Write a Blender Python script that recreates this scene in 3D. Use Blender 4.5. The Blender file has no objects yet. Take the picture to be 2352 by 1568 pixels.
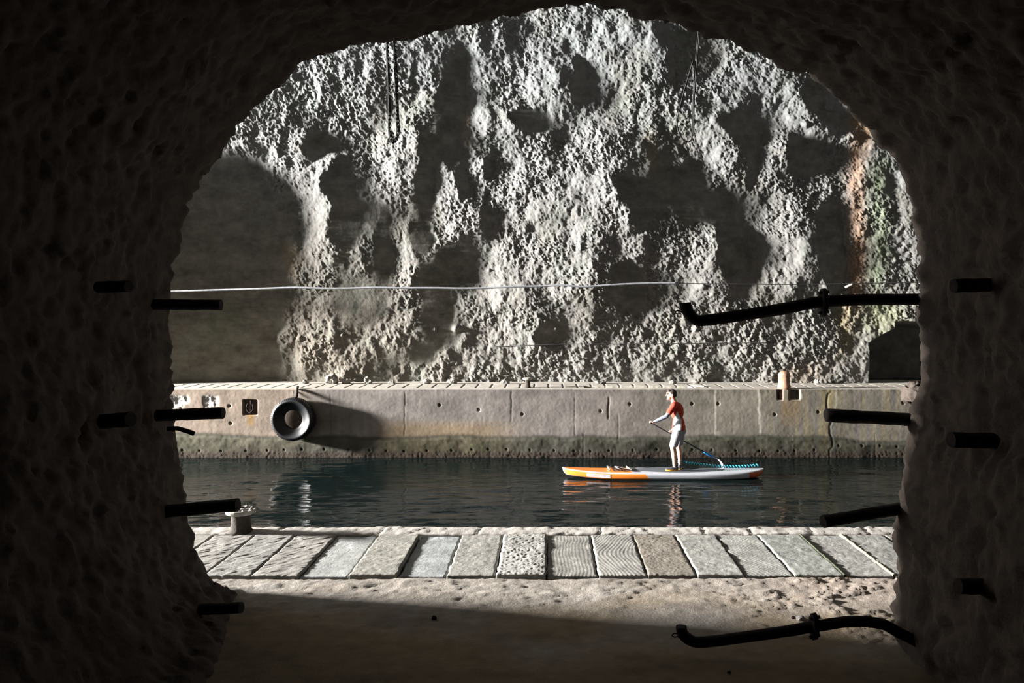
import bpy, bmesh, math, random
import numpy as np
from mathutils import Vector, Matrix

random.seed(7)
RNG = np.random.default_rng(11)
COL = bpy.context.scene.collection

# ------------------------------------------------------------------ projection
F = 1800.0; CX = 1256.0; CY = 710.0; ZC = 1.99
WATER = -1.706
def P(px, py, Y):
    return Vector(((px - CX) * Y / F, Y, ZC - (py - CY) * Y / F))
def PX(px, Y): return (px - CX) * Y / F
def PZ(py, Y): return ZC - (py - CY) * Y / F

# ------------------------------------------------------------------ numpy noise
def _hash(ix, iy, iz, seed):
    h = (ix.astype(np.int64) * 374761393 + iy.astype(np.int64) * 668265263 + iz.astype(np.int64) * 2147483647 + seed * 974634777) & 0xFFFFFFFF
    h = ((h ^ (h >> 13)) * 1274126177) & 0xFFFFFFFF
    h = (h ^ (h >> 16)) & 0xFFFFFFFF
    h = (h * 2246822519) & 0xFFFFFFFF
    return (h ^ (h >> 15)) / 4294967295.0
def vnoise(x, y, z, seed=0):
    x, y, z = np.broadcast_arrays(x, y, z)
    ix, iy, iz = np.floor(x), np.floor(y), np.floor(z)
    fx, fy, fz = x - ix, y - iy, z - iz
    fx = fx*fx*fx*(fx*(fx*6-15)+10); fy = fy*fy*fy*(fy*(fy*6-15)+10); fz = fz*fz*fz*(fz*(fz*6-15)+10)
    r = 0
    for a in (0, 1):
        wx = fx if a else 1-fx
        for b in (0, 1):
            wy = fy if b else 1-fy
            for c in (0, 1):
                wz = fz if c else 1-fz
                r = r + _hash(ix+a, iy+b, iz+c, seed) * wx*wy*wz
    return r*2-1
def fbm(x, y, z, octs=4, seed=0, gain=.5, lac=2.03):
    r = 0; a = 1.0; t = 0
    for o in range(octs):
        r = r + a*vnoise(x, y, z, seed+o*17); t += a; a *= gain
        x = x*lac+3.1; y = y*lac+1.7; z = z*lac+5.3
    return r/t
def popcorn(x, y, seed=0):
    """rounded lumps: 2-D cellular bumps of random height"""
    x = x + .35*vnoise(x*.9, y*.9, 0*x, seed+5); y = y + .35*vnoise(x*.9, y*.9, 0*x+9, seed+6)
    ix, iy = np.floor(x), np.floor(y)
    best = np.zeros_like(x)
    for a in (-1, 0, 1):
        for b in (-1, 0, 1):
            cx = ix+a; cy = iy+b; z0 = np.zeros_like(cx)
            px = cx + _hash(cx, cy, z0, seed); py = cy + _hash(cx, cy, z0+1, seed)
            am = .35 + .65*_hash(cx, cy, z0+2, seed)
            rr = .5 + .45*_hash(cx, cy, z0+3, seed)
            d2 = ((x-px)**2 + (y-py)**2)/(rr*rr)
            best = np.maximum(best, am*np.sqrt(np.clip(1-d2, 0, 1)))
    return best
def sstep(a, b, x):
    t = np.clip((x-a)/(b-a), 0, 1); return t*t*(3-2*t)

# ------------------------------------------------------------------ materials
def mat(name, color=(.5,.5,.5), rough=.8, metal=0, attr=None, noise=0, nscale=8, bump=0, bscale=30, bdetail=6, spec=None, color2=None):
    m = bpy.data.materials.new(name); m.use_nodes = True
    nt = m.node_tree; b = nt.nodes['Principled BSDF']
    b.inputs['Roughness'].default_value = rough; b.inputs['Metallic'].default_value = metal
    if spec is not None: b.inputs['Specular IOR Level'].default_value = spec
    tc = nt.nodes.new('ShaderNodeTexCoord')
    src = None
    if attr:
        a = nt.nodes.new('ShaderNodeAttribute'); a.attribute_name = attr; src = a.outputs['Color']
    if noise:
        n = nt.nodes.new('ShaderNodeTexNoise'); n.inputs['Scale'].default_value = nscale; n.inputs['Detail'].default_value = 8
        n.inputs['Roughness'].default_value = .65
        nt.links.new(tc.outputs['Object'], n.inputs['Vector'])
        r = nt.nodes.new('ShaderNodeValToRGB')
        r.color_ramp.elements[0].position = .3; r.color_ramp.elements[1].position = .7
        if color2 and not attr:
            r.color_ramp.elements[0].color = (*color, 1); r.color_ramp.elements[1].color = (*color2, 1)
            nt.links.new(n.outputs['Fac'], r.inputs['Fac']); src = r.outputs['Color']
        else:
            r.color_ramp.elements[0].color = (1-noise,)*3+(1,); r.color_ramp.elements[1].color = (1+noise*.5,)*3+(1,)
            nt.links.new(n.outputs['Fac'], r.inputs['Fac'])
            mx = nt.nodes.new('ShaderNodeMix'); mx.data_type = 'RGBA'; mx.blend_type = 'MULTIPLY'; mx.inputs[0].default_value = 1
            if src: nt.links.new(src, mx.inputs[6])
            else: mx.inputs[6].default_value = (*color, 1)
            nt.links.new(r.outputs['Color'], mx.inputs[7]); src = mx.outputs[2]
    if src: nt.links.new(src, b.inputs['Base Color'])
    else: b.inputs['Base Color'].default_value = (*color, 1)
    if bump:
        n2 = nt.nodes.new('ShaderNodeTexNoise'); n2.inputs['Scale'].default_value = bscale; n2.inputs['Detail'].default_value = bdetail
        n2.inputs['Roughness'].default_value = .7
        nt.links.new(tc.outputs['Object'], n2.inputs['Vector'])
        bp = nt.nodes.new('ShaderNodeBump'); bp.inputs['Strength'].default_value = bump; bp.inputs['Distance'].default_value = .02
        nt.links.new(n2.outputs['Fac'], bp.inputs['Height']); nt.links.new(bp.outputs['Normal'], b.inputs['Normal'])
    return m

M = {}
M['rock'] = mat('shotcrete_rock', attr='Col', rough=.95, noise=.22, nscale=6, bump=.5, bscale=22, spec=.15)
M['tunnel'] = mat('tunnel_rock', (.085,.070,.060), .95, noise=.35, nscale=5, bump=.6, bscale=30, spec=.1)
M['floor'] = mat('dusty_cement_floor', attr='Col', rough=.95, noise=.25, nscale=9, bump=.5, bscale=45, spec=.15)
M['quay'] = mat('quay_concrete', attr='Col', rough=.92, noise=.15, nscale=7, bump=.12, bscale=35, spec=.15)
M['slab'] = mat('paving_stone', attr='Col', rough=.9, noise=.25, nscale=14, bump=.4, bscale=60, spec=.15)
M['iron'] = mat('rusted_black_iron', (.022,.016,.015), .85, metal=0, noise=.4, nscale=20, bump=.5, bscale=80, spec=.2)
M['rust'] = mat('pale_rust', (.24,.11,.06), .85, noise=.4, nscale=14, bump=.4, bscale=60, spec=.2, color2=(.42,.28,.21))
M['bollard'] = mat('worn_painted_iron', (.06,.045,.035), .8, noise=.6, nscale=18, bump=.5, bscale=50, spec=.25, color2=(.55,.55,.5))
M['bollard_post'] = mat('dark_pitted_iron', (.035,.028,.022), .85, noise=.5, nscale=22, bump=.5, bscale=50, spec=.2, color2=(.07,.06,.05))
M['rubber'] = mat('tyre_rubber', (.010,.011,.013), .38, noise=.3, nscale=20, bump=.2, bscale=60, spec=.5)
M['cable'] = mat('pale_weathered_cable', (.26,.27,.29), .7, noise=.4, nscale=10)
M['wire'] = mat('dark_wire', (.03,.03,.03), .7, noise=.3)
M['chain'] = mat('black_chain_steel', (.02,.02,.02), .6, noise=.3)
M['skin'] = mat('skin', (.62,.36,.26), .6, noise=.08, spec=.3)
M['hair'] = mat('dark_hair', (.03,.02,.015), .7, noise=.4, nscale=60)
M['sleeve'] = mat('grey_sleeve', (.16,.18,.22), .8, noise=.1, nscale=30)
M['shorts'] = mat('pale_shorts', (.30,.29,.31), .85, noise=.1, nscale=20)
M['shoe'] = mat('dark_shoe', (.05,.05,.06), .6, noise=.3, nscale=60)
M['sole'] = mat('yellow_sole', (.75,.38,.04), .6, noise=.1)
M['sock'] = mat('grey_strap', (.12,.13,.16), .8, noise=.1)
M['orange'] = mat('orange_board', (.72,.21,.03), .35, noise=.1, nscale=5, spec=.4)
M['white'] = mat('white_board', (.40,.42,.46), .35, noise=.06, nscale=5, spec=.4)
M['tail'] = mat('red_tail_patch', (.5,.1,.03), .4, noise=.1)
M['pad'] = mat('slate_deck_pad', (.06,.075,.085), .85, noise=.2, nscale=60)
M['decal'] = mat('pale_pink_decal', (.72,.6,.6), .4, noise=.04)
M['ink'] = mat('orange_ink', (.75,.33,.2), .4, noise=.04)
M['bungee'] = mat('white_bungee', (.75,.75,.75), .6, noise=.05)
M['shaft'] = mat('black_carbon_shaft', (.015,.015,.018), .3, noise=.1, spec=.5)
M['blue'] = mat('bright_blue_shaft', (.02,.25,.75), .3, noise=.08, spec=.5)
M['blade'] = mat('silver_blade', (.5,.55,.58), .3, noise=.08, spec=.5)
M['cyan'] = mat('cyan_leash', (.03,.42,.55), .35, noise=.08, spec=.5)
M['mortar'] = mat('yellow_mortar', (.31,.28,.19), .95, noise=.3, nscale=20, bump=.4)
M['wood'] = mat('bleached_board', (.45,.42,.36), .85, noise=.2, nscale=12)

# shirt: red with a pale side panel (the panel is part of the garment)
def shirt_mat():
    m = bpy.data.materials.new('red_shirt_pale_panel'); m.use_nodes = True
    nt = m.node_tree; b = nt.nodes['Principled BSDF']; b.inputs['Roughness'].default_value = .8
    a = nt.nodes.new('ShaderNodeAttribute'); a.attribute_name = 'Col'
    n = nt.nodes.new('ShaderNodeTexNoise'); n.inputs['Scale'].default_value = 40
    mx = nt.nodes.new('ShaderNodeMix'); mx.data_type = 'RGBA'; mx.blend_type = 'MULTIPLY'; mx.inputs[0].default_value = .2
    nt.links.new(a.outputs['Color'], mx.inputs[6]); nt.links.new(n.outputs['Fac'], mx.inputs[7])
    nt.links.new(mx.outputs[2], b.inputs['Base Color']); return m
M['shirt'] = shirt_mat()

def water_mat():
    m = bpy.data.materials.new('dark_canal_water'); m.use_nodes = True
    nt = m.node_tree; b = nt.nodes['Principled BSDF']
    b.inputs['Base Color'].default_value = (.003,.006,.006,1); b.inputs['Roughness'].default_value = .04
    b.inputs['IOR'].default_value = 1.15
    tc = nt.nodes.new('ShaderNodeTexCoord'); mp = nt.nodes.new('ShaderNodeMapping'); mp.inputs['Scale'].default_value = (.7,1.3,1)
    n = nt.nodes.new('ShaderNodeTexNoise'); n.inputs['Scale'].default_value = 7; n.inputs['Detail'].default_value = 4
    bp = nt.nodes.new('ShaderNodeBump'); bp.inputs['Strength'].default_value = .15; bp.inputs['Distance'].default_value = .03
    nt.links.new(tc.outputs['Object'], mp.inputs['Vector']); nt.links.new(mp.outputs[0], n.inputs['Vector'])
    nt.links.new(n.outputs['Fac'], bp.inputs['Height']); nt.links.new(bp.outputs['Normal'], b.inputs['Normal'])
    return m
M['water'] = water_mat()

# ------------------------------------------------------------------ object helpers
def link(name, me, m=None, parent=None):
    o = bpy.data.objects.new(name, me); COL.objects.link(o)
    if m is not None:
        for k in (m if isinstance(m, (list, tuple)) else [m]): me.materials.append(k)
    if parent is not None:
        o.parent = parent; o.matrix_parent_inverse = parent.matrix_basis.inverted()
    return o
def tag(o, label=None, cat=None, group=None, kind=None):
    if label: o['label'] = label
    if cat: o['category'] = cat
    if group: o['group'] = group
    if kind: o['kind'] = kind
    return o
def thing(name, label, cat, loc=(0,0,0), group=None):
    o = bpy.data.objects.new(name, None); COL.objects.link(o); o.location = loc; o.empty_display_size = .1
    return tag(o, label, cat, group)
def grid_mesh(name, V, col=None, flip=False, smooth=True, fmask=None):
    """V: (n, m, 3) array"""
    n, m_, _ = V.shape
    idx = np.arange(n*m_).reshape(n, m_)
    q = np.stack([idx[:-1,:-1], idx[1:,:-1], idx[1:,1:], idx[:-1,1:]], -1)
    if fmask is not None: q = q[fmask]
    q = q.reshape(-1, 4)
    if flip: q = q[:, ::-1]
    me = bpy.data.meshes.new(name)
    me.vertices.add(n*m_); me.vertices.foreach_set('co', V.reshape(-1).astype(np.float32))
    me.loops.add(q.size); me.loops.foreach_set('vertex_index', q.reshape(-1).astype(np.int32))
    me.polygons.add(len(q)); me.polygons.foreach_set('loop_start', (np.arange(len(q))*4).astype(np.int32))
    me.polygons.foreach_set('use_smooth', np.full(len(q), smooth))
    me.update(calc_edges=True)
    if col is not None:
        c = np.ones((n*m_, 4), np.float32); c[:, :3] = np.clip(col.reshape(-1, 3), 0, 1)
        at = me.color_attributes.new('Col', 'FLOAT_COLOR', 'POINT'); at.data.foreach_set('color', c.reshape(-1))
    return me

def tube_bm(bm, pts, rads, seg=10, caps=True):
    pts = [Vector(p) for p in pts]
    if not hasattr(rads, '__len__'): rads = [rads]*len(pts)
    rings = []; up = None
    for i, p in enumerate(pts):
        t = (pts[min(i+1, len(pts)-1)] - pts[max(i-1, 0)]).normalized()
        if up is None:
            up = Vector((0,0,1)) if abs(t.z) < .9 else Vector((0,1,0))
        a = t.cross(up)
        if a.length < 1e-4: a = t.cross(Vector((1,.3,.2)))
        a.normalize(); b = a.cross(t).normalized(); up = b
        rings.append([bm.verts.new(p + rads[i]*(math.cos(2*math.pi*k/seg)*a + math.sin(2*math.pi*k/seg)*b)) for k in range(seg)])
    for i in range(len(rings)-1):
        for k in range(seg):
            f = bm.faces.new((rings[i][k], rings[i][(k+1)%seg], rings[i+1][(k+1)%seg], rings[i+1][k])); f.smooth = True
    if caps:
        bm.faces.new(rings[0]); bm.faces.new(rings[-1][::-1])
    return rings
def fin(bm, name, m, parent=None):
    bmesh.ops.recalc_face_normals(bm, faces=bm.faces)
    me = bpy.data.meshes.new(name); bm.to_mesh(me); bm.free()
    return link(name, me, m, parent)
def smooth_path(pts, n=6):
    pts = [Vector(p) for p in pts]; out = []
    for i in range(len(pts)-1):
        p0 = pts[max(i-1,0)]; p1 = pts[i]; p2 = pts[i+1]; p3 = pts[min(i+2,len(pts)-1)]
        for k in range(n):
            t = k/n
            out.append(.5*((2*p1)+(p2-p0)*t+(2*p0-5*p1+4*p2-p3)*t*t+(3*p1-p0-3*p2+p3)*t**3))
    out.append(pts[-1]); return out
def lathe_bm(bm, prof, c=(0,0,0), seg=32, axis='z', closed=False):
    c = Vector(c); rings = []
    for (r, h) in prof:
        ring = []
        for k in range(seg):
            a = 2*math.pi*k/seg
            if axis == 'z': v = Vector((r*math.cos(a), r*math.sin(a), h))
            else: v = Vector((r*math.cos(a), h, r*math.sin(a)))
            ring.append(bm.verts.new(c+v))
        rings.append(ring)
    L = len(rings)
    for i in range(L if closed else L-1):
        A = rings[i]; B = rings[(i+1) % L]
        for k in range(seg):
            f = bm.faces.new((A[k], A[(k+1)%seg], B[(k+1)%seg], B[k])); f.smooth = True
    if not closed:
        if prof[0][0] > 1e-5: bm.faces.new(rings[0][::-1])
        if prof[-1][0] > 1e-5: bm.faces.new(rings[-1])
    return rings
def rough_bm(bm, amp, sc, seed=0):
    vs = list(bm.verts)
    a = np.array([v.co[:] for v in vs])
    for ax in range(3):
        n = fbm(a[:,0]*sc, a[:,1]*sc, a[:,2]*sc, 3, seed+ax*31)*amp
        for v, d in zip(vs, n): v.co[ax] += float(d)

# ================================================================== FAR ROCK WALL
YB = 21.45
MAP = """
55555555555555556676765555555555555
55555555555545446677662455555555555
55555566555535436466675356665555555
55555555545514557537664366564445555
55533455435614466654666536556643555
55533344455413752355555652257537755
33344513567222355485544574252247655
22237462477133566574531467361136566
21114763264173687675221234544465665
22221573223175377666612311655325475
22221662223375366665436321566224555
22111553324323655684455551576315455
21111342314111774684335672466416645
21111332323225665564236674455535655
22111442234125575364346555555446665
22221453344223557464455665655445532
11221443322144555565665566655443200
22221534324555444555655555665543200
""".split()
assert all(len(r) == 35 for r in MAP), [len(r) for r in MAP]
D0 = np.array([[int(c) for c in r] for r in MAP], float)/9.0  # wanted brightness per cell; the relief below is shaped to give it
dx = .022
xs = np.arange(-14.5, 14.5, dx); zs = np.arange(-.05, 11.0, dx)
XX, ZZ = np.meshgrid(xs, zs, indexing='ij')
PXf = CX + XX*F/21.2; PYf = CY - (ZZ-ZC)*F/21.2
def sample_map(px, py):
    wx = 14*fbm(px/45, py/45, 0*px, 3, 91); wy = 14*fbm(px/45, py/45, 0*px+7, 3, 92)
    u = np.clip((px+wx-425)/50, 0, 33.999); v = np.clip((py+wy-25)/50, 0, 16.999)
    iu = u.astype(int); iv = v.astype(int); fu = u-iu; fv = v-iv
    fu = fu*fu*(3-2*fu); fv = fv*fv*(3-2*fv)
    return (D0[iv,iu]*(1-fu)*(1-fv)+D0[iv,iu+1]*fu*(1-fv)+D0[iv+1,iu]*(1-fu)*fv+D0[iv+1,iu+1]*fu*fv)
DD = sample_map(PXf, PYf)
DD = DD - .16*sstep(640, 560, PXf)*sstep(380, 410, PXf)*sstep(330, 380, PYf)
DD = DD + .5*sstep(180, 230, PXf)*sstep(385, 350, PXf)  # added unseen bulge left of the opening, shades the left bay
# narrow hollows and ribs (centre, half sizes, tilt in degrees, wanted brightness, which sets how far it faces the mouth)
BLOBS = [(1052,185,20,95,0,.03),(1088,195,13,110,-3,.85),(1215,268,45,26,10,.08),(1332,185,22,55,0,.12),(1225,180,55,34,-20,.85),(1015,425,24,62,-12,.95),
 (1058,412,13,42,0,.05),(1092,388,15,48,-8,.8),(1118,384,11,20,0,.05),(975,365,26,62,5,.06),(905,345,55,62,0,.88),(1050,602,58,46,25,.03),(1130,618,42,44,0,.85),
 (1465,440,66,32,8,.05),(1590,440,45,70,0,.06),(1652,335,34,46,-25,.9),(1712,290,44,34,0,.05),(1735,380,16,55,0,.08),(1786,335,24,58,-5,.9),(1850,355,42,36,0,.08),
 (1680,530,48,95,-8,.03),(1805,545,42,100,-3,.97),(1918,560,34,95,-4,.03),(1975,500,20,160,0,.75),(2040,480,30,90,0,.55),(702,505,28,95,-8,.9),(625,385,26,46,-25,.85),
 (735,338,34,34,0,.04),(770,420,34,40,0,.08),(790,500,32,70,0,.08),(735,365,34,12,-25,.8),(1440,625,38,26,20,.08),(1450,680,38,36,0,.12),(1265,768,38,30,0,.1),
 (1175,740,22,62,0,.92),(1115,500,15,42,-10,.08),(1545,150,12,42,0,.12),(1570,85,24,20,0,.12),(1872,215,30,40,-20,.08),(1915,264,42,17,12,.04),(1980,282,26,18,35,.95),(875,560,18,80,0,.05),
 (925,600,20,60,-10,.65),(960,540,30,40,0,.15),(1320,560,42,60,0,.95),(1220,520,40,90,0,.75),(1150,600,0.1,0.1,0,.5),(1000,700,30,100,0,.05),(820,690,60,60,0,.2),
 (1385,470,34,80,-10,.75),(1340,330,36,44,0,.85),(1500,520,30,30,0,.35),(1465,560,34,26,-30,.7),(1610,560,42,44,-35,.8),(660,480,14,70,-12,.15),(690,640,20,30,0,.5),(670,790,40,45,0,.5),(1940,600,20,60,0,.06)]
wx_ = 9*fbm(PXf/26, PYf/26, 0*PXf, 3, 95); wy_ = 9*fbm(PXf/26, PYf/26, 0*PXf+7, 3, 96)
for bx_, by_, ra, rb, ang, val in BLOBS:
    ca, sa = math.cos(math.radians(ang)), math.sin(math.radians(ang)); ux = PXf+wx_-bx_; uy = PYf+wy_-by_
    e = np.hypot((ux*ca+uy*sa)/ra, (-ux*sa+uy*ca)/rb); k = sstep(1.25, .8, e); DD = DD*(1-k)+val*k
S = (DD - .375)
S = np.clip(S*1.0-.01, -.27, .44)
# integrate the slope along x (least squares, periodic padding by reflection)
Sp = np.concatenate([S, -S[::-1]], 0); Sp = np.concatenate([Sp, Sp[:, ::-1]], 1)
kx = 2*np.pi*np.fft.fftfreq(Sp.shape[0], dx)[:, None]; kz = 2*np.pi*np.fft.fftfreq(Sp.shape[1], dx)[None, :]
mu = (2*np.pi/13.0)**2
H = np.fft.fft2(Sp)*(-1j*kx)/(kx**2+.06*kz**2+mu)
h = np.real(np.fft.ifft2(H))[:len(xs), :len(zs)]
h -= h.mean()
h += .50*np.exp(-((PXf-350)/32)**2)*sstep(310, 400, PYf)*(1-.35*sstep(620,700,PYf))      # added unseen buttress, put here to shade the smooth bay
rough = sstep(.14, .42, DD)
lowz = sstep(560, 800, PYf)*sstep(1.9, .2, 0*ZZ)  # coarser lumps low on the wall
c1 = popcorn(XX/.15, ZZ/.15, 1); c2 = popcorn(XX/.085, ZZ/.085, 2); c3 = popcorn(XX/.048, ZZ/.05, 3)
h += .05*fbm(XX/.6, ZZ/.6, 0*XX, 3, 40)*(.3+rough)
var = .55+.75*sstep(-.35,.45,fbm(XX/.9, ZZ/.9, 0*XX+5, 3, 52))
h += rough*var*(.045*c1*lowz + .020*c2 + .036*fbm(XX/.11, ZZ/.12, 0*XX, 4, 53, .7) + .060*np.abs(fbm(XX/.065+.5*ZZ/.065, ZZ/.08, 0*XX+2, 3, 54, .6))) + .006*fbm(XX/.05, ZZ/.05, 0*XX, 2, 50)*(.25+.75*rough)
h += .06*rough*fbm(XX/.32, ZZ/.42, 0*XX+9, 3, 55)
h += (1-rough)*.006*vnoise(XX/.5, ZZ/.045, 0*XX, 60)      # faint horizontal board marks in the smooth bays
for kx_, ky_, kr, ka in ((1043,755,.1,.16),(1712,586,.05,.1),(1480,670,.07,.12),(680,777,.08,.12),(1277,755,.06,.1),(1855,283,.09,.12),
                  (1120,617,.04,.06),(1810,594,.05,-.1),(782,770,.06,.09),(2066,597,.05,.09),(995,757,.04,.05),(1615,658,.12,.1),(900,300,.05,-.05)):
    gx = PX(kx_, 21.2); gz = PZ(ky_, 21.2)
    h += ka*np.exp(-((XX-gx)**2+(ZZ-gz)**2)/(kr*kr)*1.3)
# overhanging ledge on the right and the ledge line at y~650 of the upper left bay
led = np.exp(-((PYf-(300+.10*(PXf-1900)))/16)**2)*sstep(1840,1890,PXf)*sstep(2010,1960,PXf)
h += .18*led
led2 = np.exp(-((PYf-325)/14)**2)*sstep(520,560,PXf)*sstep(720,660,PXf); h += .14*led2
# dark alcove low on the right
alc_top = np.where(PXf < 2060, 752+ (2060-PXf)*.55, 735+np.abs(PXf-2090)*.12)
alc = sstep(0, 14, PYf-alc_top)*sstep(1996, 2012, PXf+ .05*(PYf-800))*sstep(2600, 2560, PXf)
h = h*(1-alc) - 1.6*alc
VY = YB - h
# rock colour: cool grey high up, warmer and darker low, darker in smooth bays, moss and rust streaks
base = np.array([.36,.365,.36]); warm = np.array([.31,.275,.225]); cool = np.array([.345,.375,.385]); dirt = np.array([.28,.27,.23])
w = sstep(300, 850, PYf)[..., None]*(.4+.6*sstep(1300, 600, PXf))[..., None]
C = base*(1-w)+warm*w
cc = (sstep(420, 60, PYf)*.7)[..., None]; C = C*(1-cc)+cool*cc
g = (sstep(.1, .5, fbm(XX/1.1, ZZ/1.1, 0*XX, 4, 70))*.5)[..., None]; C = C*(1-g)+dirt*g
gr = (sstep(.05,.5,fbm(XX/.35, ZZ/.5, 0*XX+4, 4, 73))*.3)[..., None]; C = C*(1-gr)+np.array([.25,.30,.255])*gr
d_ = ((1-rough)*.3)[..., None]; C = C*(1-d_)+np.array([.22,.215,.17])*d_
C = C*(1+(.15+.45*(1-rough))*fbm(XX/.45, ZZ/.3, 0*XX, 5, 74, .65))[..., None]
def streak(px0, w_, y0, y1, seed):
    c = px0 + 10*vnoise(PYf/70, 0*PYf, 0*PYf, seed)
    return np.exp(-((PXf-c)/w_)**2)*sstep(y0-25, y0+20, PYf)*sstep(y1+60, y1-40, PYf)*(.65+.35*fbm(XX/.12, ZZ/.3, 0*XX, 3, seed))
for (px0, w_, y0, y1, col, k) in ((1975,19,330,690,(.66,.40,.24),.95),(2028,24,360,640,(.26,.36,.17),.7),(1990,26,255,315,(.5,.26,.07),1),
                                 (1940,22,680,800,(.42,.33,.14),.7),(2030,50,690,760,(.46,.50,.26),.8),(1500,16,300,380,(.42,.38,.22),.6),
                                 (660,20,560,620,(.55,.42,.25),.7),(500,40,690,800,(.34,.38,.22),.4),(1845,50,840,870,(.5,.34,.2),.5),(1075,10,250,300,(.55,.42,.26),.6)):
    s_ = (streak(px0, w_, y0, y1, int(px0))*k)[..., None]; C = C*(1-s_)+np.array(col)*s_
C = C*.48
V = np.stack([XX, VY, ZZ], -1)
tag(link('wall_back', grid_mesh('wall_back', V, C, flip=True), M['rock']), kind='structure')
def wall_y(x, z, pad=0):
    i = int(np.clip((x+14.5)/dx, 0, len(xs)-1)); j = int(np.clip((z+.05)/dx, 0, len(zs)-1))
    a = VY[max(0,i-8):i+9, max(0,j-8):j+9]
    return float(a.min()) - pad

# coarse continuation of the cave wall to both sides
def coarse_wall(name, x0, x1, y, z0, z1, face, m):
    x = np.arange(x0, x1+.01, .2); z = np.arange(z0, z1+.01, .2); X, Z = np.meshgrid(x, z, indexing='ij')
    Y = y - face*(.35*fbm(X/2, Z/2, 0*X, 4, 5)+.12)
    c = np.ones(X.shape+(3,))*np.array([.2,.19,.17])
    return tag(link(name, grid_mesh(name, np.stack([X, Y, Z], -1), c, flip=face > 0), m), kind='structure')
coarse_wall('wall_back_left', -34, -14.45, YB+.3, -2.2, 11.0, 1, M['rock'])
coarse_wall('wall_back_right', 14.4, 24, YB+.3, -2.2, 11.0, 1, M['rock'])

# vaulted ceiling over the canal
x = np.arange(-34, 24.1, .25); t = np.linspace(0, math.pi, 60); X, T = np.meshgrid(x, t, indexing='ij')
Yv = 13.5 - np.cos(T)*8.25; Zv = 10.7 + np.sin(T)**.8*2.8 + .25*fbm(X/1.5, T*4, 0*X, 4, 8)
Cc = np.ones(X.shape+(3,))*np.array([.17,.16,.15])
tag(link('ceiling', grid_mesh('ceiling', np.stack([X, Yv, Zv], -1), Cc, flip=False), M['rock']), kind='structure')
# end of the canal gallery on the right
y = np.arange(4.5, 23.1, .25); z = np.arange(-2.2, 14.0, .25); Yg, Zg = np.meshgrid(y, z, indexing='ij')
Xg = 23.6 - .4*fbm(Yg/2, Zg/2, 0*Yg, 4, 9)
tag(link('wall_right', grid_mesh('wall_right', np.stack([Xg, Yg, Zg], -1), np.ones(Xg.shape+(3,))*.12), M['rock']), kind='structure')

# ================================================================== NEAR TUNNEL (rough arch)
YE = 5.42
OUT = [(556,1376),(530,1352),(496,1334),(470,1310),(457,1275),(440,1235),(430,1200),(420,1150),(410,1080),(406,1020),(399,975),(388,940),(391,915),(400,890),(391,850),(396,800),(388,755),
       (386,720),(389,660),(392,610),(408,560),(418,500),(432,462),(448,420),(478,388),(500,352),(525,315),(548,285),(590,237),(640,190),(690,145),
       (735,120),(800,104),(880,90),(960,80),(1050,55),(1150,32),(1240,17),(1310,11),(1400,13),(1450,26),(1530,46),(1600,69),
       (1680,90),(1750,125),(1800,153),(1850,168),(1900,205),(1945,248),(1980,275),(2012,310),(2045,342),(2076,385),(2090,430),
       (2100,500),(2108,570),(2112,650),(2115,720),(2114,800),(2118,868),(2108,905),(2098,930),(2104,950),(2097,978),(2085,1005),(2078,1060),(2073,1120),(2067,1180),
       (2063,1230),(2067,1290),(2063,1360),(2052,1410),(2060,1446)]
SK = .165                                   # the mouth is cut slightly askew: nearer on the right
def mouth(a, b):
    u = a-CX; X0 = (YE-SK*2.1)/(F/u+SK) if abs(u) > 1 else 0.0
    Y0 = YE-SK*(X0+2.1); return [X0, max(PZ(b, Y0), 0)]
prof = np.array([mouth(a, b) for a, b in OUT])
prof[0,1] = -.05; prof[-1,1] = -.05
seg = np.r_[0, np.cumsum(np.hypot(*np.diff(prof, axis=0).T))]
ds = .026
sn = np.arange(0, seg[-1], ds); px_ = np.interp(sn, seg, prof[:,0]); pz_ = np.interp(sn, seg, prof[:,1])
k = np.exp(-np.linspace(-2,2,7)**2); k /= k.sum()
pxs = np.convolve(np.pad(px_, 3, 'edge'), k, 'valid'); pzs = np.convolve(np.pad(pz_, 3, 'edge'), k, 'valid')
tx = np.gradient(pxs); tz = np.gradient(pzs); L_ = np.hypot(tx, tz); nx = tz/L_; nz = -tx/L_     # points into the opening
# stations from behind the camera out to the cave face
ys_in = np.r_[np.arange(-3.5, 1.6, .1), np.arange(1.6, 5.2, .024)]
lip = [(5.22,0.0),(5.27,-.004),(5.31,-.0),(5.35,0),(5.38,0),(5.41,0),(5.44,-.02),(5.46,-.045),(5.475,-.08),(5.485,-.13),(5.49,-.2)]
st = [(float(a), 0.0) for a in ys_in]+lip
out_off = [.28,.38,.5,.65,.85,1.1,1.4,1.8,2.3,3.0,3.8,4.8,6,8,10,13]
st += [(5.5+.02*math.sin(o*3), -o) for o in out_off]
st = np.array(st)
SS, YY = np.meshgrid(sn, st[:,0], indexing='ij'); _, OF = np.meshgrid(sn, st[:,1], indexing='ij')
NX = nx[:,None]; NZ = nz[:,None]; BX = pxs[:,None]+0*YY; BZ = pzs[:,None]+0*YY
far = np.clip((-OF-.2)/2, 0, 1)
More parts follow.
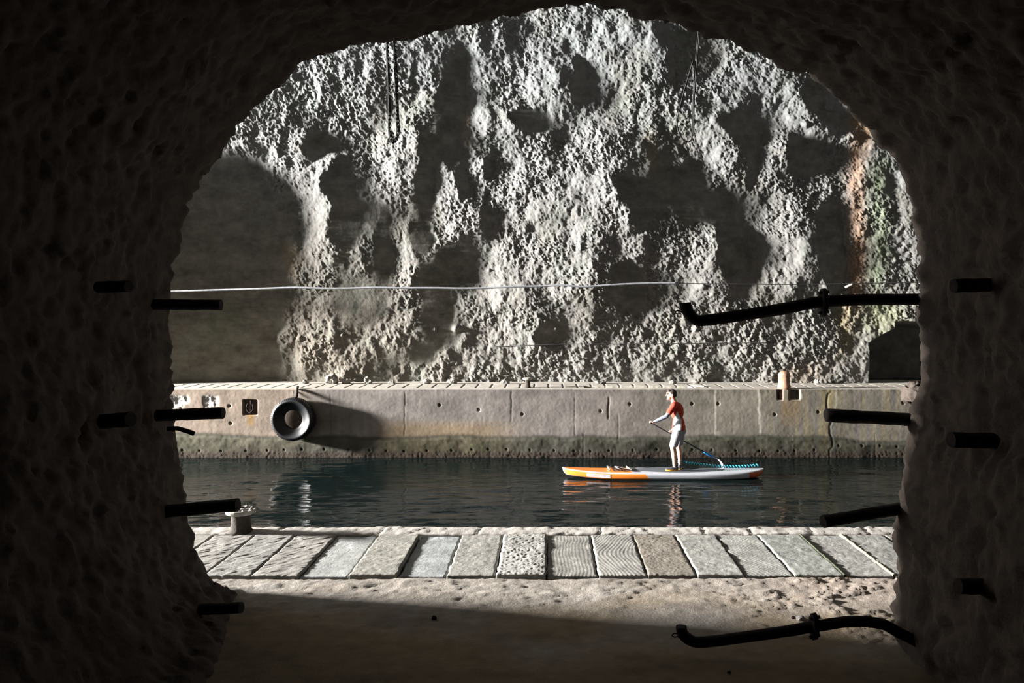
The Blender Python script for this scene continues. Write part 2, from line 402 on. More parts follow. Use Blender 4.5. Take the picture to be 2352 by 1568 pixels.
# far offsets blend from the local normal to a radial direction so the face does not fold
cxm, czm = 0.0, 0.8
rx = BX-cxm; rz = np.maximum(BZ-czm, -.2)*.9; rl = np.hypot(rx, rz)+1e-6; rx = rx/rl; rz = np.maximum(rz/rl, 0)
ox = (-NX)*(1-far)+rx*far; oz = (-NZ)*(1-far)+rz*far; ol = np.hypot(ox, oz)+1e-6
BX = BX + ox/ol*(-OF); BZ = BZ + oz/ol*(-OF)
n1 = fbm(SS/.55, YY/.55, OF/.5, 4, 21); pc = popcorn(SS/.13, (YY-OF)/.13, 22); pc2 = popcorn(SS/.06, (YY-OF)/.06, 23)
inner = sstep(5.2, 4.6, YY)
disp = .07*n1*(.25+.75*inner) + .038*(pc-.3) + .03*(pc2-.3) + .028*fbm(SS/.08, (YY-OF)/.08, 0*SS, 3, 24, .7)
top = sstep(7, 5.5, np.abs(SS-seg[-1]/2)+3)  # smoother crown
BX = BX + NX*disp; BZ = BZ + NZ*disp
# the left foot of the wall spreads further into the tunnel nearer the camera
flare = .36*np.clip((5.3-YY)/1.2, 0, 1)*np.exp(-np.clip(BZ, 0, 9)/.42)*(BX < 0)
BX = BX + flare
BY = YY - SK*(np.clip(BX,-3,4)+2.1) + .05*fbm(BX/.4, BZ/.4, 0*BX, 3, 25)*np.clip(-OF*3, 0, 1)
BZ = np.where(np.minimum(SS, seg[-1]-SS) < .03, -.08, BZ)
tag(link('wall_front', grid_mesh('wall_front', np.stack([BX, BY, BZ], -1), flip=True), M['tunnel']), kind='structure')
# boulder-like lump bulging from the right edge, lit from outside
def boulder(name, c, r, seed, m, parent=None):
    bm = bmesh.new(); bmesh.ops.create_icosphere(bm, subdivisions=4, radius=1)
    for v in bm.verts: v.co = Vector((v.co.x*r[0], v.co.y*r[1], v.co.z*r[2]))
    rough_bm(bm, max(r)*.35, 1.6/max(r), seed); rough_bm(bm, max(r)*.12, 6/max(r), seed+3)
    for v in bm.verts: v.co += Vector(c)
    for f in bm.faces: f.smooth = True
    return fin(bm, name, m, parent)
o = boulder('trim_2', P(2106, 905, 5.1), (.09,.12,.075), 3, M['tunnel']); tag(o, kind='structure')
# back of the tunnel behind the camera
x = np.linspace(-3.6, 3.6, 65); z = np.linspace(-.1, 4.6, 48); X, Z = np.meshgrid(x, z, indexing='ij')
Y = -3.3 + .15*fbm(X, Z, 0*X, 4, 33)
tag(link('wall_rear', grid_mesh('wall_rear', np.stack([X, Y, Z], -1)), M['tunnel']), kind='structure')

# ================================================================== NEAR FLOOR
d = .02
x = np.arange(-7, 7.01, d); y = np.r_[np.arange(-3.4, 3.0, .08), np.arange(3.0, 5.84, d), 5.845]
X, Y = np.meshgrid(x, y, indexing='ij')
near = sstep(4.9, 5.6, Y)
Z = .012*fbm(X/.5, Y/.35, 0*X, 4, 12) + .005*fbm(X/.05, Y/.035, 0*X, 4, 13, .65)*(.6+near)
chip = np.clip(fbm(X/.22+.4*Y, Y/.09, 0*X, 4, 14), 0, 1)*near*sstep(5.85, 5.7, Y)
Z = Z + .02*chip*sstep(.9, -.2, X-1.0)
# small crushed gravel at the right
grv = popcorn(X/.035, Y/.035, 15)*sstep(.9, 2.0, X)*sstep(4.4, 4.9, Y)*(vnoise(X/.12, Y/.12, 0*X, 77) > .1)
Z = Z + .016*grv
Z = Z - .02*sstep(5.80, 5.84, Y) - .004
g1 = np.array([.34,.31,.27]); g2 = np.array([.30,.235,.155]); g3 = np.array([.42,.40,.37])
a = sstep(4.5, 5.5, Y + .9*fbm(X/.7, Y/.5, 0*X, 4, 18))[..., None]  # brown earth inward, with some of the tunnel shade kept in its colour
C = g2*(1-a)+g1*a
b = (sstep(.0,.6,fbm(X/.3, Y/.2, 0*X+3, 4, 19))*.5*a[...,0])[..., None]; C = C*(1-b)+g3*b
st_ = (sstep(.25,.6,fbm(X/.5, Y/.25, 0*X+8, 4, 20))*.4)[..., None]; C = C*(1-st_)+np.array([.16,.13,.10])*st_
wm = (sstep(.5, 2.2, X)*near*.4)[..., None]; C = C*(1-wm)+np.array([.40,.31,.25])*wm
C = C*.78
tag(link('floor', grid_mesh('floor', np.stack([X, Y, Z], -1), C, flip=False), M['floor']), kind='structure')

# near quay body below the slabs and the coping along its edge
def box_bm(bm, x0,x1,y0,y1,z0,z1):
    vs = [bm.verts.new((a,b_,c)) for c in (z0,z1) for b_ in (y0,y1) for a in (x0,x1)]
    for f in ((0,2,3,1),(4,5,7,6),(0,1,5,4),(2,6,7,3),(0,4,6,2),(1,3,7,5)): bm.faces.new([vs[i] for i in f])
def flat_attr(me, c):
    at = me.color_attributes.new('Col','FLOAT_COLOR','POINT')
    at.data.foreach_set('color', np.tile(np.array([*c,1],np.float32), len(me.vertices)))
bm = bmesh.new(); box_bm(bm, -16, 16, 4.6, 7.2, -3.2, -.11); o = fin(bm, 'trim_3', M['quay']); flat_attr(o.data,(.3,.29,.25)); tag(o, kind='structure')
x = np.arange(-12, 12.01, .02)
prof_c = [(6.935,-.1),(6.935,-.02),(6.94,-.004),(6.96,0),(7.0,.002),(7.04,.002),(7.08,.001),(7.12,0),(7.16,-.002),(7.19,-.01),(7.21,-.03),(7.215,-.07),(7.215,-.14)]
pa = np.array(prof_c); X, _ = np.meshgrid(x, pa[:,0], indexing='ij'); Y = pa[:,0][None,:]+0*X; Z = pa[:,1][None,:]+0*X
wt = np.ones(len(pa)); wt[:2] = 0; wt[-1] = .2
Z = Z + .008*fbm(X/.25, Y/.08, 0*X, 4, 30) + .008*fbm(X/.05, Y/.04, 0*X, 2, 31)
Y = Y + wt[None,:]*(Y>7.1)*.015*fbm(X/.2, Z/.05, 0*X, 4, 32)
jx = [PX(p, 7.05) for p in (640, 877, 1100, 1379, 1616, 1722, 1864, 1990)] + [-4.1,-5.3,-6.4,-7.7,-9,4.2,5.1,6.3,7.6,9]
for j in jx: Z = Z - .009*np.exp(-((X-j-.1*(Y-7.05))/.012)**2)
C = np.array([.37,.35,.32]) + 0*X[...,None]; C = C*(1+.25*fbm(X/.4, Y/.1, 0*X, 4, 34))[...,None]
tag(link('trim_1', grid_mesh('trim_1', np.stack([X,Y,Z],-1), C, flip=False), M['slab']), kind='structure')

# ------------------------------------------------------------------ paving slabs
SLY0, SLY1 = 5.865, 6.915
JT = [-3.30,-2.93,-2.57,-2.215,-1.85,-1.485,-1.112,-.754,-.381,0,.383,.754,1.127,1.488,1.854,2.235,2.60,2.965,3.33]
SL = [ # (type, tint, dz, label)
 ('plain',(.40,.385,.35),0,'leftmost grey paving slab, tucked against the left foot of the arch'),
 ('chip',(.40,.385,.355),0,'rough scuffed paving slab just below the near mooring bollard'),
 ('chip',(.39,.38,.355),.002,'scuffed slab with diagonal scratches, first to the right of the near bollard'),
 ('chip',(.42,.40,.37),0,'pale scuffed slab left of the smooth slab with a white star mark'),
 ('smooth',(.44,.45,.435),-.012,'smooth pale bluish slab with a white star shaped mark'),
 ('plain',(.41,.40,.355),.008,'raised grey brown slab between the two smooth bluish slabs'),
 ('smooth',(.43,.45,.45),-.012,'smooth bluish slab with rounded lower corner, sunk between rougher neighbours'),
 ('plain',(.40,.39,.355),.0,'weathered grey slab left of the white pitted slab'),
 ('pit',(.50,.49,.46),.006,'white deeply pitted slab left of the two combed slabs'),
 ('wavev',(.36,.35,.32),-.004,'slab combed with fine upright wavy grooves'),
 ('wave2',(.41,.40,.37),.002,'slab combed with broad curving grooves, left of the dark stippled slab'),
 ('stip',(.31,.28,.235),0,'dark brown coarse stippled slab'),
 ('plain',(.42,.42,.39),.006,'grey slab with shallow pits right of the dark stippled slab'),
 ('diag',(.42,.42,.39),-.002,'slab brushed with straight slanting grooves'),
 ('plain',(.38,.39,.36),.003,'plain grey slab left of the mossy dark joint'),
 ('plain',(.40,.395,.37),-.003,'plain grey slab between the mossy joint and the yellow mortar strip'),
 ('plain',(.36,.36,.335),.003,'darker grey slab right of the yellow mortar strip'),
 ('plain',(.38,.37,.34),0,'rightmost grey slab, tucked against the right foot of the arch'),
]
for i, (ty, tint, dz, label) in enumerate(SL):
    x0, x1 = JT[i]+.005, JT[i+1]-.005
    if i == 5 or i == 7: x1 -= .006
    u = np.linspace(0, 1, 46); v = np.linspace(0, 1, 118)
    U, W = np.meshgrid(u, v, indexing='ij'); X = x0+(x1-x0)*U; Y = SLY0+(SLY1-SLY0)*W
    e = np.minimum(np.minimum(X-x0, x1-X), np.minimum(Y-SLY0, SLY1-Y))
    X = X + .006*vnoise(Y/.07, X*0, X*0, i+200)*(np.abs(U-.5)*2)**4
    Z = dz - .008*np.exp(-e/.004) + .004*fbm(X/.15, Y/.15, 0*X+i, 3, 41)
    if ty == 'plain': Z += .0025*fbm(X/.03, Y/.03, 0*X+i, 3, 42)
    if ty == 'chip': Z += .006*fbm((X+.5*Y)/.10, (Y-.8*X)/.03, 0*X+i, 4, 43)
    if ty == 'smooth': Z += .0012*fbm(X/.03, Y/.03, 0*X+i, 3, 44)
    if ty == 'pit': Z += -.0045*np.abs(fbm(X/.028, Y/.03, 0*X, 3, 45))*2 + .006
    if ty == 'wavev': Z += .0009*np.sin((X + .02*vnoise(Y/.2, X/.2, 0*X, 46))/.0165*6.283/1.6)
    if ty == 'wave2': Z += .0011*np.sin((X - .12*(W-.35)**2*2.2 + .05*np.sin(Y*5+1) + .02*vnoise(Y/.2, X/.2, 0*X, 47))/.0195*6.283/1.6)
    if ty == 'diag': Z += .0009*np.sin((X*.85+Y*.5+.01*vnoise(Y/.15, X/.15, 0*X, 48))/.02*6.283/1.6)
    if ty == 'stip': Z += .0035*popcorn(X/.022, Y/.024, 49)
    C = .66*np.array(tint) + 0*X[...,None]
    C = C*(1+.45*fbm(X/.12, Y/.12, 0*X+i*3.1, 5, 51, .65))[...,None]
    if i == 4:   # star mark and diagonal scratch
        cx_, cy_ = (x0+x1)/2+.02, SLY0+.72; r = np.hypot(X-cx_, Y-cy_); th = np.arctan2(Y-cy_, X-cx_)
        s = np.clip(1-r/(.035+.05*np.abs(np.cos(th*2.5))**6), 0, 1)[...,None]; C = C*(1-.7*s)+.7*s*np.array([.7,.7,.7])
        sc = np.exp(-((X-x0-.1-(Y-SLY0)*.16)/.004)**2)[...,None]*.35; C = C*(1-sc)
    # skirt so that the slab has thickness
    Vv = np.stack([X, Y, Z], -1); n_, m_, _ = Vv.shape
    big = np.zeros((n_+2, m_+2, 3)); big[1:-1,1:-1] = Vv
    big[0,1:-1] = Vv[0]; big[-1,1:-1] = Vv[-1]; big[:,0] = big[:,1]; big[:,-1] = big[:,-2]
    for sl_ in (np.s_[0,:], np.s_[-1,:], np.s_[:,0], np.s_[:,-1]): big[sl_][..., 2] = -.10
    bc = np.zeros_like(big); bc[1:-1,1:-1] = C; bc[0] = bc[1]; bc[-1] = bc[-2]; bc[:,0] = bc[:,1]; bc[:,-1] = bc[:,-2]
    o = link('paving_slab', grid_mesh('paving_slab', big, bc, flip=False), M['slab'])
    o.data.transform(Matrix.Translation((-(x0+x1)/2, -(SLY0+SLY1)/2, .1))); o.location = ((x0+x1)/2, (SLY0+SLY1)/2, -.1)
    tag(o, label, 'paving slab', 'row of paving slabs along the near quay')
# mortar strip and mossy joint between slabs
def strip(name, x, w, m, label, cat, seed):
    y = np.linspace(SLY0, SLY1, 90); u = np.array([-1,-.7,0,.7,1.]); U, Y = np.meshgrid(u, y, indexing='ij')
    X = x + U*w*(1+.35*vnoise(Y/.05, U, 0*Y, seed)); Z = .008*(1-U**4) - .012*(np.abs(U) > .9) + .005*fbm(X/.02, Y/.03, 0*X, 2, seed)
    o = link(name, grid_mesh(name, np.stack([X,Y,Z],-1)), m); return tag(o, label, cat)
strip('mortar_strip', 2.6, .021, M['mortar'], 'raised pale yellow mortar strip filling a joint near the right end of the paving', 'mortar', 61)
M['moss'] = mat('dark_moss', (.05,.06,.03), .95, noise=.4, nscale=20, bump=.5)
strip('moss_strip', 2.235, .014, M['moss'], 'dark green moss growing in a paving joint', 'moss', 62)

# ================================================================== FAR QUAY
YF = 19.57
d = .02
x = np.arange(-14.4, 14.4, d); z = np.arange(-2.1, .001, d)
X, Z = np.meshgrid(x, z, indexing='ij')
Q = CX + X*F/YF; R = CY-(Z-ZC)*F/YF
Y = YF + .007*fbm(X/.7, Z/.5, 0*X, 4, 80) + .002*fbm(X/.05, Z/.05, 0*X, 3, 81)
def pits(px, py, r, dd):
    gx, gz = PX(px, YF), PZ(py, YF); return dd*np.exp(-(((X-gx)/r)**2+((Z-gz)/r)**2)**1.5)
def rect(a,b_,c,d2,e=2): return sstep(a-e,a+e,Q)*sstep(b_+e,b_-e,Q)*sstep(c-e,c+e,R)*sstep(d2+e,d2-e,R)
alg_y = 1003 + 5*fbm(X/.5, 0*X, 0*X, 4, 82) + 10*sstep(1850, 2000, Q) - 4*sstep(650,500,Q)
alg = sstep(-2, 3, R-alg_y)
Y -= .045*sstep(0, 8, R-alg_y)*(.7+.3*fbm(X/.3, Z/.3, 0*X, 3, 83)) + .010*popcorn(X/.045, Z/.045, 84)*sstep(1026,1044,R)
Y += .16*rect(560,590,919,952) + .14*rect(1787,1797,894,917) + .14*rect(1814,1836,894,917)
brk = np.clip(rect(392,432,910,942,6)+rect(468,500,910,943,6), 0, 1)*sstep(-.35,.1,fbm(X/.25, Z/.25, 0*X, 3, 85))
Y += brk*(.03+.03*fbm(X/.06, Z/.06, 0*X, 3, 86))
for i in range(0, 36):
    px = 420+i*47 + 8*math.sin(i*5); Y += pits(px, 1033 - (8 if px > 1900 else 0) + 2*math.sin(i*7), .022, .035)
for px, py in ((527,932),(530,972),(1447,928),(1590,927),(1780,952),(1880,946),(1943,958),(2075,925),(1100,941),(1380,944),(1010,930),(1650,927),(1200,951)): Y += pits(px, py, .03, .05)
# narrow cracks / joints
def vline(px, y0, y1, w_, wob=2, seed=0):
    c = px + wob*vnoise(R/14, 0*R, 0*R, seed+300); return np.exp(-((Q-c)/w_)**2)*sstep(y0-3,y0+3,R)*sstep(y1+4,y1-4,R)
dark = vline(1398,912,962,1.6,1.5,1)+.6*vline(1175,898,966,1.4,1,2)+.6*vline(930,898,1000,1.2,1,3)+vline(1905,900,1060,2.2,7,4)+.4*vline(1320,900,1000,1,1,5)+.5*vline(1420,950,1010,1,1,6)+.35*vline(760,905,1040,1.2,1,7)+.4*vline(2010,1000,1050,1.2,1,8)+.5*vline(1340,995,1050,1.2,.5,12)
light = .8*vline(1643,896,1006,1.6,1,9)+1.0*vline(1744,893,995,2.6,2.5,10)+.8*vline(1838,893,915,2,3,11)+.5*vline(1820,1000,1035,1.2,1,13)+.5*vline(1920,900,945,2,2,14)
Y += .010*np.clip(dark,0,1)
# colours
ca = np.array([.44,.36,.29]); cb = np.array([.37,.34,.315]); cd = np.array([.35,.32,.265])
wl = sstep(760, 640, Q)[...,None]; wr = sstep(1300,1700,Q)[...,None]
C = cb*(1-wl)+ca*wl; C = C*(1-wr)+cd*wr
n = fbm(X/.8, Z/.4, 0*X, 5, 87, .6)[...,None]; C = C*(1+.4*n); n = fbm(X/.10, Z/1.0, 0*X+3, 4, 89)[...,None]; C = C*(1+.22*n)
tan = (sstep(840,900,Q)*sstep(1250,1080,Q)*sstep(955,985,R)*.6)[...,None]; C = C*(1-tan)+np.array([.5,.36,.2])*tan
vs_ = fbm(X/.07, Z/1.2, 0*X, 4, 88); k_ = (sstep(0,.6,vs_)*sstep(1700,1800,Q)*.5)[...,None]; C = C*(1-k_)+np.array([.46,.38,.2])*k_
k_ = (sstep(.0,.5,-vs_)*sstep(1780,1850,Q)*.5)[...,None]; C = C*(1-k_)+np.array([.22,.2,.2])*k_
rs = ((sstep(1790,1800,Q)*sstep(1845,1830,Q)*sstep(912,925,R)*sstep(1000,940,R)*(.5+.5*fbm(X/.04,Z/.8,0*X,3,90)) + sstep(565,570,Q)*sstep(586,580,Q)*sstep(948,954,R)*sstep(985,965,R)) *.8)[...,None]; rs = np.clip(rs,0,1)
C = C*(1-rs)+np.array([.48,.3,.11])*rs
k_ = (np.clip(vline(1890,895,1040,9,6,20)*.5+vline(1912,893,960,12,3,21)*.6,0,1))[...,None]; C = C*(1-k_)+np.array([.5,.42,.2])*k_
k_ = np.clip(dark,0,1)[...,None]*.6; C = C*(1-k_)+np.array([.07,.065,.06])*k_
k_ = np.clip(light*1.3,0,1)[...,None]*.9; C = C*(1-k_)+np.array([.95,.9,.78])*k_
k_ = brk[...,None]; C = C*(1-k_)+np.array([.9,.87,.83])*k_
# drips under the top edge, algae at the water line
dr = (sstep(912,900,R)*sstep(.1,.5,fbm(X/.06,Z/.3,0*X,3,93))*sstep(1450,1500,Q)*.6)[...,None]; C = C*(1-dr)+np.array([.1,.1,.07])*dr
k_ = (alg*(.8+.2*fbm(X/.3,Z/.2,0*X,3,94)))[...,None]
ag = np.array([.115,.125,.075]) + np.array([.04,.06,.02])*sstep(0,.5,fbm(X/.6,Z/.25,0*X,4,95))[...,None]; ag = ag + np.array([.05,.05,.045])*sstep(900,500,Q)[...,None]
ag = ag*(1-.45*sstep(1150,1500,Q))[...,None]*(1-.4*sstep(1018,1030,R))[...,None]
C = C*(1-k_)+.58*ag*k_
ed = (np.exp(-((R-alg_y)/4)**2)*.7)[...,None]; C = C*(1-ed)+np.array([.07,.075,.06])*ed
wet = (sstep(1030,1044,R)*.8)[...,None]; C = C*(1-wet)+np.array([.075,.055,.045])*wet
rc = np.clip(rect(560,590,919,952),0,1)[...,None]; C = C*(1-rc*.7)+rc*.7*np.array([.2,.12,.08])
C = C*.56
V1 = np.stack([X, Y, Z], -1)
# top surface joined to the front as one sheet
yt = np.r_[YF+.005, np.arange(YF+.02, YB+.7, .025)]
Xt, Yt = np.meshgrid(x, yt, indexing='ij'); Qt = CX+Xt*F/Yt; Rt = CY+(ZC)*F/Yt
Zt = .006*fbm(Xt/.3, Yt/.2, 0*Xt, 4, 96) - .004*np.exp(-(Yt-YF)/.01)
joints = np.zeros_like(Xt)
for i in range(-40, 40):
    joints = np.maximum(joints, np.exp(-((Xt-i*.37*1.0-.05)/.014)**2)*sstep(YF+.3,YF+.33,Yt)*sstep(YF+1.4,YF+1.3,Yt))
joints = np.maximum(joints, np.exp(-((Yt-YF-.3)/.014)**2))
Zt -= .02*joints
slot = sstep(PX(1345,19.9)-.02,PX(1345,19.9)+.02,Xt)*sstep(PX(1590,19.9)+.02,PX(1590,19.9)-.02,Xt)*sstep(YF+.30,YF+.34,Yt)*sstep(YF+.85,YF+.8,Yt)
Zt -= slot*(.12+.05*fbm(Xt/.12, Yt/.1, 0*Xt, 3, 97))
Ct = np.array([.36,.335,.295])*(1+.2*fbm(Xt/.5, Yt/.3, 0*Xt, 4, 98))[...,None]
sl2 = slot[...,None]*.6; Ct = Ct*(1-sl2)+np.array([.25,.24,.15])*sl2
jj = joints[...,None]*.45; Ct = Ct*(1-jj)+np.array([.15,.14,.12])*jj
tag(link('trim_4', grid_mesh('trim_4', np.concatenate([V1, np.stack([Xt,Yt,Zt],-1)], 1), np.concatenate([C, Ct], 1), flip=True), M['quay']), kind='structure')

# ================================================================== WATER
x = np.arange(-16, 16, .05); y = np.arange(7.1, 19.9, .035)
X, Y = np.meshgrid(x, y, indexing='ij')
Z = WATER + .014*fbm(X/1.3, Y/.55, 0*X, 3, 101) + .011*fbm(X/.45, Y/.2, 0*X, 3, 102)
# wake lines trailing the board
Z += .004*np.sin((Y-17.1)*26)*np.exp(-((Y-16.4)/.7)**2)*sstep(1.2,2.2,X)*sstep(6,3,X)
o = link('canal_water', grid_mesh('canal_water', np.stack([X,Y,Z],-1)), M['water'])
tag(o, 'dark rippled canal water between the two quays', 'water', kind='stuff')

# ================================================================== BOLLARDS
def near_bollard():
    base = P(553, 1219, 7.02); base.z = 0
    t = thing('mooring_bollard', 'squat iron bollard with a wide disc top, dark caps standing in for its bolt holes, on the near quay edge', 'bollard', base)
    bm = bmesh.new(); lathe_bm(bm, [(.102,0),(.1,.015),(.088,.03),(.082,.08),(.08,.13),(.084,.155),(.1,.165)], base, 40); rough_bm(bm,.003,30,1)
    fin(bm, 'post', M['bollard_post'], t)
    # disc; bolt holes are dark caps on top, standing in for their shade
    bm = bmesh.new(); seg = 96
    rr = [(.0,.16),(.09,.160),(.12,.163),(.128,.168),(.131,.18),(.131,.195),(.128,.2),(.118,.203),(.115,.193),(.045,.193),(.04,.2),(.0,.2)]
    c = base; lathe_bm(bm, rr, c, seg)
    rough_bm(bm,.0025,35,2); d_ = fin(bm, 'disc', M['bollard'], t)
    for k in range(8):
        a = k*math.pi/4+.2; b2 = bmesh.new(); r0 = .085
        cc = c+Vector((r0*math.cos(a), r0*math.sin(a), 0))
        lathe_bm(b2, [(.017,.19),(.018,.196),(.0145,.197),(.0,.197)], cc, 16); fin(b2, 'bolt_hole_shade_cap', M['iron'], d_)
    for k in range(8):
        a = k*math.pi/4+.2+.39; b2 = bmesh.new(); cc = c+Vector((.1*math.cos(a), .1*math.sin(a), 0))
        lathe_bm(b2, [(.016,.19),(.016,.205),(.012,.212),(.0,.214)], cc, 8); fin(b2, 'bolt_head', M['bollard'], d_)
near_bollard()
def far_bollard():
    Yb = 19.95; base = P(1212, 0, Yb); base.z = 0
    t = thing('mooring_bollard', 'small pale mushroom bollard standing on the far quay edge', 'bollard', base)
    bm = bmesh.new(); lathe_bm(bm, [(.085,0),(.08,.02),(.068,.04),(.066,.17),(.075,.19)], base, 28); fin(bm,'post',M['bollard_post'],t)
    bm = bmesh.new(); lathe_bm(bm, [(.06,.18),(.1,.19),(.125,.205),(.13,.225),(.12,.245),(.07,.255),(0,.257)], base, 28); rough_bm(bm,.004,25,4); fin(bm,'cap',M['bollard'],t)
far_bollard()
def rust_bollard():
    Yb = 19.72; base = P(1801, 0, Yb); base.z = 0
    t = thing('mooring_post', 'rounded rust coloured mooring post sunk into the far quay edge', 'bollard', base)
    bm = bmesh.new(); lathe_bm(bm, [(.15,-.27),(.15,-.02),(.165,.0),(.16,.05),(.145,.1),(.14,.2),(.14,.32),(.135,.37),(.11,.41),(.06,.43),(0,.435)], base, 36); rough_bm(bm,.006,14,6)
    fin(bm,'post',M['rust'],t)
rust_bollard()

# mooring ring in the square recess of the far quay
t = thing('mooring_bar', 'rusty upright bar inside the square recess left of the tyre', 'bar', P(575, 936, YF+.05))
bm = bmesh.new(); tube_bm(bm, [P(576,914,YF+.05),P(576,956,YF+.05)], .022, 10); rough_bm(bm,.003,30,2); fin(bm,'bar',M['iron'],t)
bm = bmesh.new(); tube_bm(bm, smooth_path([P(569,926,YF+.03),P(566,938,YF+.0),P(573,948,YF-.01),P(581,940,YF+.0),P(580,928,YF+.03)],5), .014, 8); fin(bm,'ring',M['iron'],t)

# ================================================================== TYRE
def tyre():
    Yt = YF-.2; c = P(674, 962, Yt); Rr = .51
    t = thing('truck_tyre', 'large black truck tyre hung as a fender on the far quay wall', 'tyre', c)
    prof = [(.225,-.02),(.225,-.045),(.245,-.06),(.30,-.075),(.35,-.10),(.40,-.135),(.435,-.16),(.47,-.165),(.49,-.148),(.505,-.11),(.51,-.05),(.51,.05),(.505,.11),(.49,.148),(.47,.165),(.42,.165),(.35,.16),(.29,.155),(.25,.13),(.235,.06)]
    bm = bmesh.new(); lathe_bm(bm, prof, c, 96, 'y', closed=True)
    o = fin(bm,'casing',M['rubber'],t)
    bm = bmesh.new(); n=64
    for k in range(n):
        for side in (-1,1):
            a = 2*math.pi*(k+(.5 if side>0 else 0))/n; da = .032
            vs=[]
            for (r_, y_) in ((.498,side*.015),(.530,side*.02),(.526,side*.12),(.494,side*.145)):
                for s in (-1,1):
                    aa=a+s*da; vs.append(bm.verts.new(c+Vector((r_*math.cos(aa), y_, r_*math.sin(aa)))))
            for i in range(3): bm.faces.new((vs[2*i],vs[2*i+1],vs[2*i+3],vs[2*i+2]))
            bm.faces.new((vs[0],vs[2],vs[4],vs[6])); bm.faces.new((vs[1],vs[7],vs[5],vs[3]))
    fin(bm,'tread',M['rubber'],o)
    # hanging chain: links from the quay edge round the top of the casing
    bm = bmesh.new()
    pts = smooth_path([P(684,888,YF+.1), P(683,892,YF-.02), P(682,902,YF-.12), P(681,912,YF-.2)], 3)
    tube_bm(bm, pts, .03, 8); rough_bm(bm,.012,20,5); fin(bm,'hanging_strap',M['iron'],t)
    bm = bmesh.new()
    for k in range(20):
        pass
    tube_bm(bm, [P(672+ (k%2),898+k*2.2,YF-.02-.01*k) for k in range(6)], .012, 6); fin(bm,'hanging_wire',M['wire'],t)
tyre()

# ================================================================== BARS AND PIPES IN THE TUNNEL WALLS
def pipe(name, pts, r, label, cat, extra=None, rough=.004, group=None, seg=14, hollow=True):
    pts = [Vector(p) for p in pts]; t = thing(name, label, cat, pts[0], group)
    bm = bmesh.new(); tube_bm(bm, pts, r, seg, caps=False)
    # wall thickness at the free end: inner lip
    e = pts[-1]; dd = (pts[-1]-pts[-2]).normalized(); rr = r[-1] if hasattr(r,'__len__') else r
    tube_bm(bm, [e, e-dd*.06], rr*.72, seg, caps=True)
    a = [v for v in bm.verts]
    n = seg; outer = a[(len(pts)-1)*n:len(pts)*n]; inner = a[len(pts)*n:len(pts)*n+n]
    for k in range(n):
        try: bm.faces.new((outer[k], outer[(k+1)%n], inner[(k+1)%n], inner[k]))
        except ValueError: pass
    rough_bm(bm, rough, 22, int(abs(pts[0].x)*100))
    fin(bm, 'tube', M['iron'], t); return t
def lin(a, b, n=12): return [a+(b-a)*(i/(n-1)) for i in range(n)]
def bar(p0, p1, Y0, Y1, wpx, label, name='iron_pipe_stub', rough=.004, group=None):
    a = P(*p0, Y0); b = P(*p1, Y1); r = wpx/2*((Y0+Y1)/2)/F
    return pipe(name, lin(a, b, 14), r, label, 'pipe', rough=rough, group=group)
G1 = 'iron pipe stubs in the tunnel walls'
bar((350,699),(508,700),5.25,5.25,25,'level iron pipe stub on the left, level with the pale cable', group=G1)
bar((360,954),(513,948),5.25,5.25,27,'iron pipe stub on the left before the broken patch of the far quay', group=G1)
bar((380,1174),(547,1159),5.2,5.15,29,'iron pipe stub on the left just above the disc topped bollard', group=G1)
bar((460,1399),(554,1395),4.85,4.8,25,'low iron pipe stub at the left foot of the arch above the shaded floor', group=G1)
bar((225,659),(296,658),4.5,4.45,27,'short dim stub in the left tunnel wall at the height of the cable', group=G1)
bar((235,968),(300,962),4.5,4.45,34,'short dim stub in the left tunnel wall beside the second pipe stub', group=G1)
bar((2160,967),(1897,953),4.8,4.75,30,'ribbed iron rod on the right in front of the stained far quay', name='ribbed_iron_rod', rough=.006, group=G1)
bar((2140,1155),(1890,1198),4.8,4.6,28,'slanting iron pipe stub on the right at the water edge above the paving', group=G1)
bar((2350,652),(2190,656),3.95,3.9,32,'dim upper pipe stub in the dark right tunnel wall', group=G1)
bar((2360,1013),(2184,1010),3.95,3.9,36,'dim middle pipe stub in the dark right tunnel wall', group=G1)
bar((2400,1350),(2200,1345),3.8,3.75,36,'dim lower pipe stub in the dark right tunnel wall', group=G1)
pts = smooth_path([P(385,985,5.3),P(405,984,5.3),P(425,988,5.3),P(446,996,5.3)],4)
pipe('bent_iron_rod', pts, .011*1.4, 'thin bent rod sticking out at the left just below the second pipe stub', 'rod')

